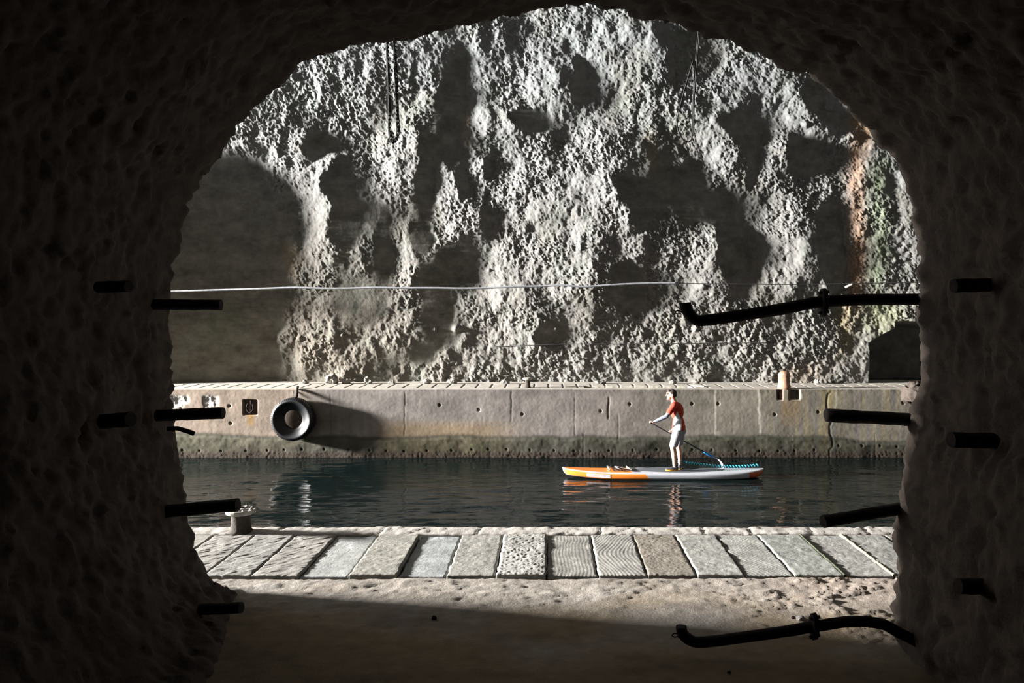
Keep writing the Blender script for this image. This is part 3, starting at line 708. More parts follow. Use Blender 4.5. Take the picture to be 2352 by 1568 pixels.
def hooked(label, path, rpx, flange, eye, Y):
    pts = [P(a, b_, Y) for a, b_ in path]; r = rpx*Y/F
    sp = smooth_path(pts, 5)
    t = pipe('hooked_iron_pipe', sp, r, label, 'pipe', rough=.003)
    fx, fy0, fy1 = flange; c = P(fx, (fy0+fy1)/2, Y); hr = (fy1-fy0)/2*Y/F
    # oval two-bolt flange
    ax = Vector((1,.25,.12)).normalized(); bm = bmesh.new()
    rings=[]
    for s, k in ((-1,.92),(-.8,1),(.8,1),(1,.92)):
        rg=[]
        for i in range(32):
            a=2*math.pi*i/32; v=Vector((0, math.cos(a)*hr*.72*k, math.sin(a)*hr*k)); rg.append(bm.verts.new(c+ax*s*.017+v))
        rings.append(rg)
    for i in range(3):
        for k in range(32): bm.faces.new((rings[i][k],rings[i][(k+1)%32],rings[i+1][(k+1)%32],rings[i+1][k]))
    bm.faces.new(rings[0]); bm.faces.new(rings[-1][::-1])
    f = fin(bm,'flange',M['iron'],t)
    for s in (-1,1):
        bm=bmesh.new(); q=c+Vector((0,-.01,s*hr*.7)); tube_bm(bm,[q-ax*.032,q+ax*.032],.010,6); fin(bm,'bolt',M['iron'],f)
    bm=bmesh.new(); ex,ey=eye; q=P(ex,ey,Y); pts=[q+Vector((.018*math.cos(a),.003,.01*math.sin(a))) for a in [i*2*math.pi/12 for i in range(13)]]
    pts.append(q+Vector((.05,0,0))); tube_bm(bm,pts,.0035,6); fin(bm,'wire_eye',M['iron'],t)
hooked('long flanged iron pipe with an upturned end, on the upper right above the rust post',
       [(2185,687),(2100,687),(2000,688),(1900,692),(1860,697),(1780,712),(1700,724),(1640,733),(1605,736),(1586,724),(1576,706),(1574,695)], 13.5, (1891,662,727), (1558,717), 4.72)
hooked('long bent iron pipe with an upturned end, at the lower right over the shaded floor',
       [(2110,1475),(2060,1450),(2030,1434),(1990,1427),(1940,1428),(1880,1437),(1800,1450),(1700,1464),(1640,1472),(1598,1474),(1575,1462),(1566,1448),(1565,1438)], 12.5, (1870,1408,1468), (1551,1459), 4.48)

# ================================================================== CHAIN
def link_mesh(L=.0175, W=.0092, r=.0030):
    bm = bmesh.new(); pts=[]
    for i in range(17):
        a=2*math.pi*i/16; s = (L-W) if math.sin(a)>=0 else -(L-W)
        pts.append(Vector((W*math.cos(a),0,W*math.sin(a)+s)))
    seg=8; rings=[]
    n=16
    for i in range(n):
        tdir=(pts[(i+1)%n]-pts[(i-1)%n]).normalized(); a=Vector((0,1,0)); b=tdir.cross(a)
        rings.append([bm.verts.new(pts[i]+r*(math.cos(2*math.pi*k/seg)*a+math.sin(2*math.pi*k/seg)*b)) for k in range(seg)])
    for i in range(n):
        for k in range(seg):
            f=bm.faces.new((rings[i][k],rings[i][(k+1)%seg],rings[(i+1)%n][(k+1)%seg],rings[(i+1)%n][k])); f.smooth=True
    bmesh.ops.recalc_face_normals(bm, faces=bm.faces)
    me=bpy.data.meshes.new('chain_link'); bm.to_mesh(me); bm.free(); me.materials.append(M['chain']); return me
YC=5.42
ct = thing('hanging_chain','long loop of black chain hanging down from the top of the arch','chain',P(900,40,YC))
cpath = smooth_path([P(887,30,YC),P(889,85,YC),P(892,180,YC),P(893.5,260,YC),P(895,300,YC),P(897,316,YC),P(903,326,YC),P(911,318,YC),P(914.5,300,YC),P(913,260,YC),P(910,180,YC),P(906,85,YC),P(904,30,YC)], 24)
cum=[0]
for a,b_ in zip(cpath,cpath[1:]): cum.append(cum[-1]+(b_-a).length)
lm = link_mesh(); step=.0139; nl=int(cum[-1]/step); items=[]
for i in range(nl+1):
    s=i*step; j=max(k for k in range(len(cum)) if cum[k]<=s+1e-9); j=min(j,len(cpath)-2)
    f_=(s-cum[j])/max(cum[j+1]-cum[j],1e-6); p=cpath[j].lerp(cpath[j+1],f_); td=(cpath[j+1]-cpath[j]).normalized()
    xa=td.cross(Vector((0,1,0))).normalized(); ya=Vector((0,1,0))
    if i%2: xa,ya=ya,-xa
    m4=Matrix((xa,ya if not i%2 else td.cross(xa),td)).transposed().to_4x4(); m4.translation=p
    items.append((p.z,i,m4))
items.sort(key=lambda q:q[0])
first=None
for n_,(zz,i,m4) in enumerate(items[:100]):
    o=bpy.data.objects.new('chain_link',lm); COL.objects.link(o); o.parent=ct; o.matrix_parent_inverse=ct.matrix_basis.inverted(); o.matrix_basis=m4
bm=bmesh.new()
for (zz,i,m4) in items[100:]:
    t_=bmesh.new(); t_.from_mesh(lm); t_.transform(m4); tmp=bpy.data.meshes.new('tmp'); t_.to_mesh(tmp); t_.free(); bm.from_mesh(tmp); bpy.data.meshes.remove(tmp)
o=fin(bm,'chain_link',M['chain'],ct); o['kind']='stuff'
bm=bmesh.new(); tube_bm(bm,[P(886,30,YC),P(896,22,YC),P(896,10,5.15)],.008,8); tube_bm(bm,[P(905,30,YC),P(896,22,YC)],.008,8); fin(bm,'hook',M['iron'],ct)

# thin dark cable loop at the right
YC2=5.18
bm=bmesh.new()
tube_bm(bm, smooth_path([P(1607,0,YC2-.3),P(1606,40,YC2),P(1603,85,YC2),P(1597,150,YC2),P(1593,210,YC2),P(1591,260,YC2),P(1590,310,YC2),P(1584,325,YC2),P(1573,324,YC2),P(1562,310,YC2),P(1555,285,YC2),P(1560,255,YC2),P(1570,215,YC2),P(1583,170,YC2),P(1592,140,YC2)],5), .0045, 7)
tube_bm(bm, smooth_path([P(1609,0,YC2-.3),P(1609,40,YC2-.02),P(1606,85,YC2-.02),P(1600,150,YC2-.02),P(1595.5,210,YC2-.02),P(1593.5,260,YC2-.02),P(1592.5,312,YC2-.02)],5), .0045, 7)
tag(fin(bm,'cable_loop',M['wire']),'thin dark cable loop hanging under the right side of the arch','cable')

# ================================================================== CABLES ALONG THE FAR WALL
def wall_cable(pp, rr, m, name, label, pad=.05, Y0=None):
    P3=[]
    ysm=[wall_y(PX(a,21), PZ(b_,21)) for a,b_ in pp]
    for i,(a,b_) in enumerate(pp):
        lo=max(0,i-2); Yc=min(ysm[lo:i+3]) - pad if Y0 is None else Y0
        P3.append(P(a,b_,Yc))
    bm=bmesh.new(); tube_bm(bm, smooth_path(P3,4), rr, 8)
    o=fin(bm,name,m); tag(o,label,'cable'); return o
pp=[(60,684),(200,677),(300,672),(380,669),(430,668),(490,666),(560,664),(620,662),(680,660),(740,662),(800,662),(860,660),(920,661),(1000,661),(1060,662),(1120,661),(1180,658),(1240,657),(1290,655),(1340,658),(1390,655),(1440,652),(1500,650),(1560,650)]
wall_cable(pp,.026,M['cable'],'pale_cable','pale sagging cable strung across the far cave wall',Y0=20.75)
wall_cable([(1560,650),(1600,651),(1700,652),(1800,653),(1900,652),(2000,650),(2150,648)],.011,M['wire'],'dark_wire','thin dark wire continuing the pale cable towards the right',Y0=20.75)
wall_cable([(1130,797),(1200,794),(1300,790),(1420,790),(1550,789),(1650,788),(1780,787)],.011,M['wire'],'lower_wire','thin dark wire low on the far cave wall below the pale cable',Y0=20.7)
# small things on the wall and the far quay
q=P(1950,656,20.65); bm=bmesh.new(); tube_bm(bm,[P(1942,659,20.75),P(1958,652,20.55)],[.03,.022],8); rough_bm(bm,.004,20,1)
tag(fin(bm,'broken_rod',M['wood']),'short pale broken rod jutting from the cave wall above the flanged pipe','rod')
bm=bmesh.new(); box_bm(bm,-.17,.17,-.05,.05,0,.03)
o=fin(bm,'wood_scrap',M['wood']); o.rotation_euler=(0.05,.06,-.6); o.location=(PX(1604,20.2),20.2,.004)
tag(o,'pale scrap of wood lying at the right end of the slot in the far quay','board')
stones=[(762,860,.17,.16),(795,866,.12,.1),(846,862,.1,.12),(700,868,.1,.06),(980,866,.13,.09),(1040,868,.12,.08),(1160,870,.12,.08),(1380,872,.15,.05),(1545,872,.1,.06),(1600,871,.09,.05),(1880,868,.13,.09),(900,870,.1,.05)]
for i,(px,py,w_,h_) in enumerate(stones):
    Yq=20.9+.05*(i%3); o=boulder('loose_stone',(0,0,0),(w_,w_*.7,h_),50+i,M['rock2'] if 'rock2' in M else M.setdefault('rock2',mat('pale_stone',(.21,.2,.18),.95,noise=.3,nscale=12,bump=.5,spec=.1)))
    o.location=(PX(px,Yq),Yq,h_*.55)
    tag(o,'loose broken stone lying at the foot of the far cave wall','stone','loose stones at the foot of the cave wall')
# debris on the near floor
deb=[(997,1420,.014,'small dark pebble on the near floor left of centre'),(1822,1420,.012,'dark pebble among crushed gravel at the right'),(1840,1424,.025,'pale chip among crushed gravel at the right'),(1675,1545,.009,'small dark pebble near the bottom edge of the floor')]
for i,(px,py,r,lb) in enumerate(deb):
    Yd=F*ZC/(py-CY); o=boulder('pebble',(0,0,0),(r*1.2,r,r*.7),80+i,M['rock2'] if 'pale' in lb else M['iron']); o.location=(PX(px,Yd),Yd,r*.4); tag(o,lb,'stone')

# ================================================================== PADDLEBOARD
YP=17.27; DECK=WATER+.165
def board():
    x0,x1=PX(1292,17.2),PX(1754,17.2); Lb=x1-x0
    t=thing('paddleboard','orange and pale grey stand up paddleboard floating on the canal','paddleboard',((x0+x1)/2,YP,WATER))
    N=220; Sg=40
    bm=bmesh.new(); rings=[]
    for i in range(N+1):
        u=i/N; uu=.5-.5*math.cos(math.pi*u); xx=x0+Lb*uu
        w=.345*min(1,(max(0,1-((max(0,.42-uu))/.42)**2.3))**.6)*min(1,(max(0,1-((max(0,uu-.62))/.385)**2.4))**.55)
        w=max(w,.004)
        rock=.055*max(0,(.25-uu)/.25)**1.8+.03*max(0,(uu-.8)/.2)**2
        top=DECK+rock+.012*max(0,(.3-uu)); th=.175*min(1,(1-max(0,(.028-uu)/.028)**2))**.5*min(1,(1-max(0,(uu-.95)/.05)**2+1e-6))**.5+.004
        th*=.84+.16*min(1,uu/.2)
        rg=[]
        for k in range(Sg):
            a=2*math.pi*k/Sg; ca,sa=math.cos(a),math.sin(a); e=.5
            yy=math.copysign(abs(ca)**e,ca)*w; zz=math.copysign(abs(sa)**.62,sa)*th/2
            rg.append(bm.verts.new((xx,YP+yy,top-th/2+zz)))
        rings.append(rg)
    xo=PX(1490,17); xt=PX(1722,17)
    for i in range(N):
        for k in range(Sg):
            f=bm.faces.new((rings[i][k],rings[i+1][k],rings[i+1][(k+1)%Sg],rings[i][(k+1)%Sg])); f.smooth=True
            xm=(rings[i][k].co.x+rings[i+1][k].co.x)/2; kk=(k+.5)/Sg*2*math.pi; s=math.sin(kk)
            ctr=f.calc_center_median(); mi=1
            lim=xo-.12*max(0,s) - (.22 if s>.75 else 0)+ (0 if s>-.2 else .06)
            if xm<lim:
                mi=0
                if .5<s<.8: mi=1
                if s<-.62: mi=1
                if xm<x0+.05: mi=1
                if lim-xm<.03: mi=1
            if xm>xt and -.75<s<.45: mi=2
            f.material_index=mi
    bm.faces.new(rings[0]); bm.faces.new(rings[-1][::-1])
    fin(bm,'hull',[M['orange'],M['white'],M['tail']],t)
    # deck pad
    def pad(xa,xb,wm,name,m,z=.004):
        bm=bmesh.new(); n=40; top=[];bot=[]
        for i in range(n+1):
            u=i/n; xx=xa+(xb-xa)*u; w=wm*(min(1,math.sin(math.pi*min(1,max(.02,u*1.0)))**.45)); w=max(w,.01)
            for lst,zz in ((top,DECK+z),(bot,DECK-.01)):
                lst.append([bm.verts.new((xx,YP+s*w,zz)) for s in (-1,-.5,0,.5,1)])
        for i in range(n):
            for k in range(4):
                bm.faces.new((top[i][k],top[i+1][k],top[i+1][k+1],top[i][k+1])); bm.faces.new((bot[i][k],bot[i][k+1],bot[i+1][k+1],bot[i+1][k]))
            for k in (0,4): bm.faces.new((top[i][k],top[i+1][k],bot[i+1][k],bot[i][k]))
        fin(bm,name,m,t)
    pad(PX(1450,17.2),PX(1665,17.2),.25,'deck_pad',M['pad'])
    # bungee zigzag
    z=DECK+.025; pts=[(1395,-.2),(1393,.22),(1427,-.22),(1413,.22),(1452,-.22),(1445,.22)]
    zz=[(PX(1400,17.2),YP-.2,z+.01),(PX(1396,17.2),YP+.18,z+.01),(PX(1425,17.2),YP-.2,z),(PX(1414,17.2),YP+.2,z),(PX(1450,17.2),YP-.22,z-.004),(PX(1442,17.2),YP+.22,z-.004)]
    bm=bmesh.new(); tube_bm(bm,zz,.017,8); fin(bm,'bungee',M['bungee'],t)
    # side decal: pale band with faint unreadable strokes
    ys=YP-.335
    bm=bmesh.new(); n=20; xa,xb=PX(1348,16.95),PX(1402,16.95); rowT=[];rowB=[]
    # follow hull side by shrinkwrap-like nearest ray: sample width law
    def hw(xx):
        uu=(xx-x0)/Lb; return .345*(max(0,1-((max(0,.42-uu))/.42)**2.3))**.6
    def ztop(xx):
        uu=(xx-x0)/Lb; return DECK+.055*max(0,(.25-uu)/.25)**1.8+.012*max(0,.3-uu)
    for i in range(n+1):
        xx=xa+(xb-xa)*i/n; yy=YP-hw(xx)-.004
        rowT.append(bm.verts.new((xx,yy,ztop(xx)-.045))); rowB.append(bm.verts.new((xx,yy,ztop(xx)-.12)))
    for i in range(n): bm.faces.new((rowB[i],rowB[i+1],rowT[i+1],rowT[i]))
    dc=fin(bm,'side_decal',M['decal'],t)
    bm=bmesh.new(); rnd=random.Random(3)
    for i in range(10):
        xx=xa+.03+(xb-xa-.06)*i/9.5; yy=YP-hw(xx)-.009; zt=ztop(xx)-.062; zb=ztop(xx)-.103
        for (dx_,w_) in ((0,.007),(.024,.007)):
            if rnd.random()<.85:
                v=[bm.verts.new(p) for p in ((xx+dx_,yy,zb),(xx+dx_+w_,yy,zb),(xx+dx_+w_,yy,zt),(xx+dx_,yy,zt))]; bm.faces.new(v)
        zm=rnd.choice([zt-.004,zb,(zt+zb)/2]); v=[bm.verts.new(p) for p in ((xx,yy,zm),(xx+.03,yy,zm),(xx+.03,yy,zm+.006),(xx,yy,zm+.006))]; bm.faces.new(v)
    fin(bm,'lettering',M['ink'],dc)
    # fin under the tail
    bm=bmesh.new(); xf=x1-.45
    v=[(0,0),(.2,0),(.26,-.2),(.2,-.22)]; A=[bm.verts.new((xf+a,YP-.006,WATER-.02+b_)) for a,b_ in v]; B=[bm.verts.new((xf+a,YP+.006,WATER-.02+b_)) for a,b_ in v]
    bm.faces.new(A); bm.faces.new(B[::-1])
    for k in range(4): bm.faces.new((A[k],A[(k+1)%4],B[(k+1)%4],B[k]))
    fin(bm,'fin',M['shaft'],t)
board()

# ================================================================== PERSON
def cap_bm(bm, a, b_, r0, r1, seg=14, sc=None):
    """closed tapered capsule from a to b"""
    a=Vector(a); b_=Vector(b_); ax=(b_-a); L=ax.length
    if L<1e-6: ax=Vector((0,0,1)); L=1e-6
    ax.normalize(); up=Vector((0,1,0)) if abs(ax.y)<.9 else Vector((1,0,0)); u=ax.cross(up).normalized(); v=u.cross(ax).normalized()
    rings=[]; n=5
    prof=[]
    for i in range(1,n+1): t=math.pi/2*(1-i/n); prof.append((-r0*math.sin(t), r0*math.cos(t)))
    for i in range(0,n): t=math.pi/2*(i/n); prof.append((L+r1*math.sin(t), r1*math.cos(t)))
    p0=bm.verts.new(a-ax*r0); p1=bm.verts.new(b_+ax*r1)
    for s,r in prof: rings.append([bm.verts.new(a+ax*s+r*(math.cos(2*math.pi*k/seg)*u+math.sin(2*math.pi*k/seg)*v)) for k in range(seg)])
    for i in range(len(rings)-1):
        for k in range(seg): bm.faces.new((rings[i][k],rings[i][(k+1)%seg],rings[i+1][(k+1)%seg],rings[i+1][k]))
    for k in range(seg):
        bm.faces.new((p0,rings[0][(k+1)%seg],rings[0][k])); bm.faces.new((p1,rings[-1][k],rings[-1][(k+1)%seg]))
def ell_bm(bm, c, r, rot=None, sub=3):
    res=bmesh.ops.create_icosphere(bm, subdivisions=sub, radius=1)
    Rm=rot.to_3x3() if rot is not None else Matrix.Identity(3)
    for v in res['verts']: v.co=Vector(c)+Rm@Vector((v.co.x*r[0],v.co.y*r[1],v.co.z*r[2]))
def organic(bm, name, m, parent, voxel=.008, smooth=4):
    bmesh.ops.recalc_face_normals(bm, faces=bm.faces)
    me=bpy.data.meshes.new(name); bm.to_mesh(me); bm.free()
    o=link(name, me, m, parent)
    r=o.modifiers.new('r','REMESH'); r.mode='VOXEL'; r.voxel_size=voxel; r.use_smooth_shade=True
    s=o.modifiers.new('s','SMOOTH'); s.iterations=smooth; s.factor=.5
    return o
def person():
    Yc=YP
    t=thing('person','person in red and white shirt and pale shorts standing on the board, holding a paddle','person',(PX(1553,Yc),Yc,DECK+.006))
    yl,yr=Yc-.17,Yc+.17           # left side of the body faces the camera
    hip=P(1559,987,Yc); waist=P(1558,972,Yc); chest=P(1555,945,Yc); neck=P(1549,924,Yc); head=P(1541.5,906,Yc)
    shL=P(1548,931,Yc-.17); elL=P(1531,956,Yc-.21); wrL=P(1503,968.5,Yc-.17); haL=P(1495.5,971.5,Yc-.14)
    shR=P(1553,931,Yc+.17); elR=P(1558,961,Yc+.26); wrR=P(1545,988,Yc+.16); haR=P(1540,993.5,Yc+.11)
    hL=P(1555,992,Yc-.09); kL=P(1545,1028,Yc-.12); aL=P(1549,1066,Yc-.13); aL.z=DECK+.10
    hR=P(1561,992,Yc+.09); kR=P(1558,1026,Yc+.13); aR=P(1562,1060,Yc+.14); aR.z=DECK+.10
    bm=bmesh.new()
    # head, face, neck
    ell_bm(bm, head+Vector((.012,0,.012)), (.098,.076,.108)); ell_bm(bm, head+Vector((-.035,0,-.055)), (.058,.056,.07))
    cap_bm(bm, head+Vector((-.085,0,.012)), head+Vector((-.108,0,-.02)), .012,.015)            # nose
    cap_bm(bm, head+Vector((-.082,-.022,-.055)), head+Vector((-.082,.022,-.055)), .012,.012)     # lips
    ell_bm(bm, head+Vector((-.07,0,-.098)), (.03,.034,.026))                                       # chin
    cap_bm(bm, head+Vector((-.085,-.04,.035)), head+Vector((-.085,.04,.035)), .014,.014)         # brow
    for s in (-1,1): ell_bm(bm, head+Vector((.018,s*.078,-.012)), (.022,.012,.034))               # ears
    cap_bm(bm, head+Vector((.02,0,-.06)), neck, .06,.066)
    # torso
    cap_bm(bm, neck+Vector((0,-.06,-.03)), neck+Vector((0,.06,-.03)), .062,.062)
    ell_bm(bm, chest, (.125,.165,.20)); ell_bm(bm, waist, (.115,.145,.17)); ell_bm(bm, hip, (.13,.16,.14))
    # arms
    for sh,el,wr in ((shL,elL,wrL),(shR,elR,wrR)):
        cap_bm(bm, sh, sh.lerp(el,.5), .06,.05); cap_bm(bm, sh.lerp(el,.5), el, .05,.041)
        cap_bm(bm, el, el.lerp(wr,.4), .043,.042); cap_bm(bm, el.lerp(wr,.4), wr, .042,.027)
    # hands: palm, four curled fingers, thumb
    def hand(wr, ha, grip, side):
        d=(ha-wr).normalized(); g=grip.normalized(); n=d.cross(g).normalized()
        palm=wr+d*.06
        for k in range(4):
            q=palm+g*(k-1.5)*.021; cap_bm(bm, wr+d*.012+g*(k-1.5)*.012, q, .018,.016)
        for k in range(4):
            q=palm+g*(k-1.5)*.021; l=(.034,.038,.036,.028)[k]
            a=q+d*l+n*.008; b2=a+d*.006+n*.03*side; c2=b2-d*.024+n*.012*side
            cap_bm(bm,q,a,.0105,.0095,8); cap_bm(bm,a,b2,.0095,.009,8); cap_bm(bm,b2,c2,.009,.008,8)
        q=wr+d*.03+g*.035; a=q+d*.03+g*.012+n*.02*side; b2=a+d*.022-g*.012+n*.014*side
        cap_bm(bm,q,a,.013,.011,8); cap_bm(bm,a,b2,.011,.009,8)
    sd=(P(1642,1050,Yc+.62)-P(1496,971.5,Yc-.14)).normalized()
    hand(wrL, haL, Vector((0,-1,.15)), 1); hand(wrR, haR, -sd, 1)
    # legs
    for hp,kn,an in ((hL,kL,aL),(hR,kR,aR)):
        cap_bm(bm, hp, hp.lerp(kn,.55), .098,.076); cap_bm(bm, hp.lerp(kn,.55), kn, .076,.056)
        cap_bm(bm, kn, kn.lerp(an,.3)+Vector((.014,0,0)), .055,.058); cap_bm(bm, kn.lerp(an,.3)+Vector((.014,0,0)), kn.lerp(an,.65)+Vector((.008,0,0)), .058,.045)
        cap_bm(bm, kn.lerp(an,.65)+Vector((.008,0,0)), an, .045,.036)
        cap_bm(bm, an, Vector((an.x,an.y,DECK+.05)), .036,.034)
    body=organic(bm,'body',M['skin'],t,.0065,4)
    # eyes
    for s in (-1,1):
        b2=bmesh.new(); ell_bm(b2, head+Vector((-.083,s*.033,.014)), (.012,.014,.011),sub=2); fin(b2,'eye',M['hair'],t)
    # hair
    bm=bmesh.new(); ell_bm(bm, head+Vector((.026,0,.03)), (.098,.083,.102)); ell_bm(bm, head+Vector((.05,0,-.005)), (.076,.077,.1)); ell_bm(bm, head+Vector((-.04,0,.085)), (.055,.062,.034))
    # shave the face side off
    for v in bm.verts:
        rel=v.co-head
        if rel.z<.055: v.co.x=max(v.co.x, head.x-.035+(.055-rel.z)*.55)
        if rel.z<-.05: v.co.z=max(v.co.z, head.z-.055)
    organic(bm,'hair',M['hair'],t,.007,2)
    # shirt with short sleeves
    bm=bmesh.new()
    ell_bm(bm, chest+Vector((.004,0,0)), (.143,.182,.215)); ell_bm(bm, waist+Vector((.004,0,-.01)), (.138,.165,.19)); cap_bm(bm, neck+Vector((.0,-.07,-.035)), neck+Vector((0,.07,-.035)), .072,.072)
    cap_bm(bm, hip+Vector((0,-.06,.06)), hip+Vector((0,.06,.06)), .142,.142)
    for v in bm.verts:
        if v.co.z<hip.z-.0: v.co.z=hip.z-.0
    for sh,el in ((shL,elL),(shR,elR)): cap_bm(bm, sh, sh.lerp(el,.62), .077,.067)
    bmesh.ops.recalc_face_normals(bm, faces=bm.faces)
    me=bpy.data.meshes.new('shirt'); bm.to_mesh(me); bm.free()
    tmp=bpy.data.objects.new('tmp',me); COL.objects.link(tmp)
    r=tmp.modifiers.new('r','REMESH'); r.mode='VOXEL'; r.voxel_size=.009; s=tmp.modifiers.new('s','SMOOTH'); s.iterations=5
    dg=bpy.context.evaluated_depsgraph_get(); me2=bpy.data.meshes.new_from_object(tmp.evaluated_get(dg)); bpy.data.objects.remove(tmp)
    me2.name='shirt'
    co=np.zeros(len(me2.vertices)*3,np.float32); me2.vertices.foreach_get('co',co); co=co.reshape(-1,3)
    px=CX+co[:,0]*F/co[:,1]; py=CY-(co[:,2]-ZC)*F/co[:,1]
    cc=np.ones((len(co),4),np.float32); cc[:,:3]=(.5,.045,.02)
    # pale side panel: a triangle widening down to the hem on both flanks
    cpx=1556+ (py-950)*(-.03)
    wid=np.clip((py-944)/22,0,1)*10.5
    arm=(np.abs(co[:,1]-Yc)>.2)&(py<958)
    pan=(np.abs(px-cpx)<wid)&(np.abs(co[:,1]-Yc)>.06)&(~arm)
    cc[pan,:3]=(.6,.66,.68)
    at=me2.color_attributes.new('Col','FLOAT_COLOR','POINT'); at.data.foreach_set('color',cc.reshape(-1))
    me2.polygons.foreach_set('use_smooth',np.ones(len(me2.polygons),bool)); me2.materials.clear()
    link('shirt',me2,M['shirt'],t)
    # arm sleeves
    for sh,el,wr in ((shL,elL,wrL),(shR,elR,wrR)):
        bm=bmesh.new(); cap_bm(bm, sh.lerp(el,.55), el, .052,.048); cap_bm(bm, el, el.lerp(wr,.4), .049,.047); cap_bm(bm, el.lerp(wr,.4), el.lerp(wr,.93), .047,.034); organic(bm,'arm_sleeve',M['sleeve'],t,.008,2)
    # shorts
    bm=bmesh.new(); cap_bm(bm, hip+Vector((0,-.05,.06)), hip+Vector((0,.05,.06)), .138,.138); ell_bm(bm, hip+Vector((.008,0,-.02)), (.152,.172,.14))
    for hp,kn in ((hL,kL),(hR,kR)):
        cap_bm(bm, hp+Vector((.012,0,0)), hp.lerp(kn,.86)+Vector((.006,0,0)), .115,.092)
    zl=min(hL.lerp(kL,.88).z, hR.lerp(kR,.88).z)
    for v in bm.verts:
        if v.co.z<zl: v.co.z=zl
    organic(bm,'shorts',M['shorts'],t,.009,4)
    # shoes
    def shoe(an, d):
        d=Vector(d).normalized(); base=Vector((an.x,an.y,DECK+.006)); s_=d.cross(Vector((0,0,1)))
        rot=Matrix((d,s_,Vector((0,0,1)))).transposed()
        bm=bmesh.new()
        def L(a,b_,c): return base+rot@Vector((a,b_,c))
        cap_bm(bm,L(-.05,0,.05),L(.06,0,.045),.045,.042); cap_bm(bm,L(.06,0,.045),L(.17,0,.032),.042,.028); cap_bm(bm,L(-.04,0,.06),L(-.02,0,.1),.043,.043)
        cap_bm(bm,L(.09,.018,.03),L(.15,.015,.028),.03,.026)
        for v in bm.verts: v.co.z=max(v.co.z,DECK+.022)
        sh=organic(bm,'shoe',M['shoe'],t,.007,3)
        bm=bmesh.new(); rings=[]
        for zz,k in ((0,.96),(.006,1.02),(.02,1.02),(.026,.95)):
            rg=[]
            for i in range(28):
                a=2*math.pi*i/28; x_=.055+math.cos(a)*.142; y_=math.sin(a)*(.046+.006*math.cos(a))
                rg.append(bm.verts.new(base+rot@Vector((.055+(x_-.055)*k,y_*k,zz))))
            rings.append(rg)
        for i in range(3):
            for k in range(28): bm.faces.new((rings[i][k],rings[i][(k+1)%28],rings[i+1][(k+1)%28],rings[i+1][k]))
        bm.faces.new(rings[0][::-1]); bm.faces.new(rings[-1]); fin(bm,'sole',M['sole'],sh)
    shoe(aL,(-1,-.12,0)); shoe(aR,(-.25,-1,0))
    # ankle straps
    for k,zz in enumerate((.13,.165)):
        bm=bmesh.new(); lathe_bm(bm,[(.05,-.011),(.053,-.006),(.053,.006),(.05,.011)],(aR.x,aR.y,DECK+zz),20); fin(bm,'ankle_strap',M['sock'],t)
    return haL,haR,aR
haL,haR,aR=person()

# paddle
def paddle():
    a=P(1495,971,YP-.14); b_=P(1642,1051,YP+.62); d=(b_-a).normalized()
    t=thing('paddle','black paddle with a blue lower shaft held by the standing person','paddle',a)
    m1=a.lerp(b_,.83)
    bm=bmesh.new(); tube_bm(bm,[a,a.lerp(b_,.5),m1],.0145,12); fin(bm,'shaft',M['shaft'],t)
    bm=bmesh.new(); tube_bm(bm,[a+Vector((0,-.055,.01)),a,a+Vector((0,.055,-.01))],.017,12); fin(bm,'handle',M['shaft'],t)
    bm=bmesh.new(); tube_bm(bm,[m1-d*.02,m1,m1.lerp(b_,.5),b_],[.016,.024,.028,.022],14); fin(bm,'lower_shaft',M['blue'],t)
    # blade: curved spoon, dipping into the water behind the board
    bm=bmesh.new(); n=18; w_=Vector((.5,.15,.35)).normalized(); top=[];
    pts=smooth_path([b_,P(1650,1055,YP+.68),P(1657,1063,YP+.72),P(1661,1075,YP+.74),P(1662,1090,YP+.75),P(1661,1103,YP+.75)],4)
    F1=[];F2=[]
    side=Vector((.30,-.9,.05)).normalized()
    for i,p in enumerate(pts):
        u=i/(len(pts)-1); w=.018+.035*math.sin(math.pi*min(1,u*1.02))**.7
        nrm=Vector((-1,-.3,.3)).normalized()
        F1.append([bm.verts.new(p+side*s*w+nrm*(.012*(1-s*s)+.004)) for s in (-1,-.5,0,.5,1)])
        F2.append([bm.verts.new(p+side*s*w+nrm*(.012*(1-s*s)-.004)) for s in (-1,-.5,0,.5,1)])
    for i in range(len(pts)-1):
        for k in range(4):
            bm.faces.new((F1[i][k],F1[i][k+1],F1[i+1][k+1],F1[i+1][k])); bm.faces.new((F2[i][k],F2[i+1][k],F2[i+1][k+1],F2[i][k+1]))
        for k in (0,4): bm.faces.new((F1[i][k],F1[i+1][k],F2[i+1][k],F2[i][k]))
    for i in (0,len(pts)-1):
        for k in range(4): bm.faces.new((F1[i][k],F2[i][k],F2[i][k+1],F1[i][k+1]))
    fin(bm,'blade',M['blade'],t)
paddle()

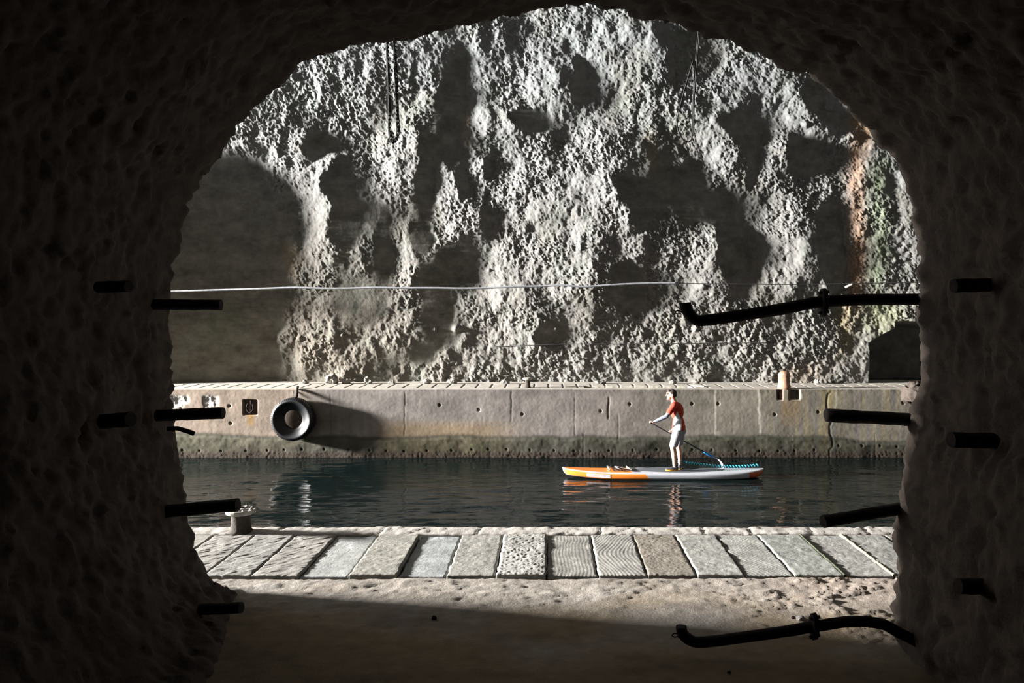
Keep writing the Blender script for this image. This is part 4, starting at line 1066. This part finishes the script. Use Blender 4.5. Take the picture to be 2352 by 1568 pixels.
# coiled leash
bm=bmesh.new(); A=smooth_path([P(1572,1061,YP+.17),P(1600,1065.5,YP+.23),P(1640,1069.5,YP+.23),P(1680,1071,YP+.2),P(1715,1070,YP+.14),P(1743,1067.5,YP+.08)],30)
cum=[0]
for p,q in zip(A,A[1:]): cum.append(cum[-1]+(q-p).length)
TL=cum[-1]; turns=26; pts=[]
N=turns*12; j=0
for i in range(N+1):
    s=TL*i/N
    while j<len(A)-2 and cum[j+1]<s: j+=1
    f_=(s-cum[j])/max(1e-6,cum[j+1]-cum[j]); p=A[j].lerp(A[j+1],f_); a=2*math.pi*turns*i/N
    pts.append(p+Vector((0,.024*math.cos(a),.024*math.sin(a)+.0)))
tube_bm(bm,pts,.0105,7)
tube_bm(bm,[Vector((aR.x+.05,aR.y,DECK+.15)),P(1571,1060,YP+.17),pts[0]],.006,7)
tag(fin(bm,'ankle_leash',M['cyan']),'coiled cyan leash stretched over the tail of the paddleboard','leash')

# ================================================================== LIGHT
w=bpy.data.worlds.new('world'); bpy.context.scene.world=w; w.use_nodes=True
w.node_tree.nodes['Background'].inputs[0].default_value=(.55,.62,.7,1); w.node_tree.nodes['Background'].inputs[1].default_value=.004
def area(name, loc, target, sx, sy, power, col):
    l=bpy.data.lights.new(name,'AREA'); l.shape='RECTANGLE'; l.size=sx; l.size_y=sy; l.energy=power; l.color=col
    o=bpy.data.objects.new(name,l); COL.objects.link(o); o.location=loc
    o.rotation_euler=(Vector(target)-Vector(loc)).to_track_quat('-Z','Y').to_euler(); return o
# daylight entering by the canal mouth far off to the left
area('daylight_canal_mouth',(-52,12.3,9.3),(0,12,1),6.6,3.0,290000,(1,.965,.93))
area('daylight_canal_mouth_sky',(-33,13.5,4.2),(0,13.5,2),15,9,1400,(.86,.93,1))

# ================================================================== CAMERA
cam=bpy.data.cameras.new('camera'); co=bpy.data.objects.new('camera',cam); COL.objects.link(co)
co.location=(0,0,ZC); co.rotation_euler=(math.pi/2,0,0)
cam.sensor_width=36; cam.lens=F/2352*36; cam.shift_x=-(CX-1176)/2352; cam.shift_y=(CY-784)/2352
cam.clip_start=.05; cam.clip_end=200
sc=bpy.context.scene; sc.camera=co
sc.view_settings.view_transform='Standard'; sc.view_settings.look='None'; sc.view_settings.gamma=1; sc.view_settings.use_curve_mapping=False
sc.view_settings.exposure=0
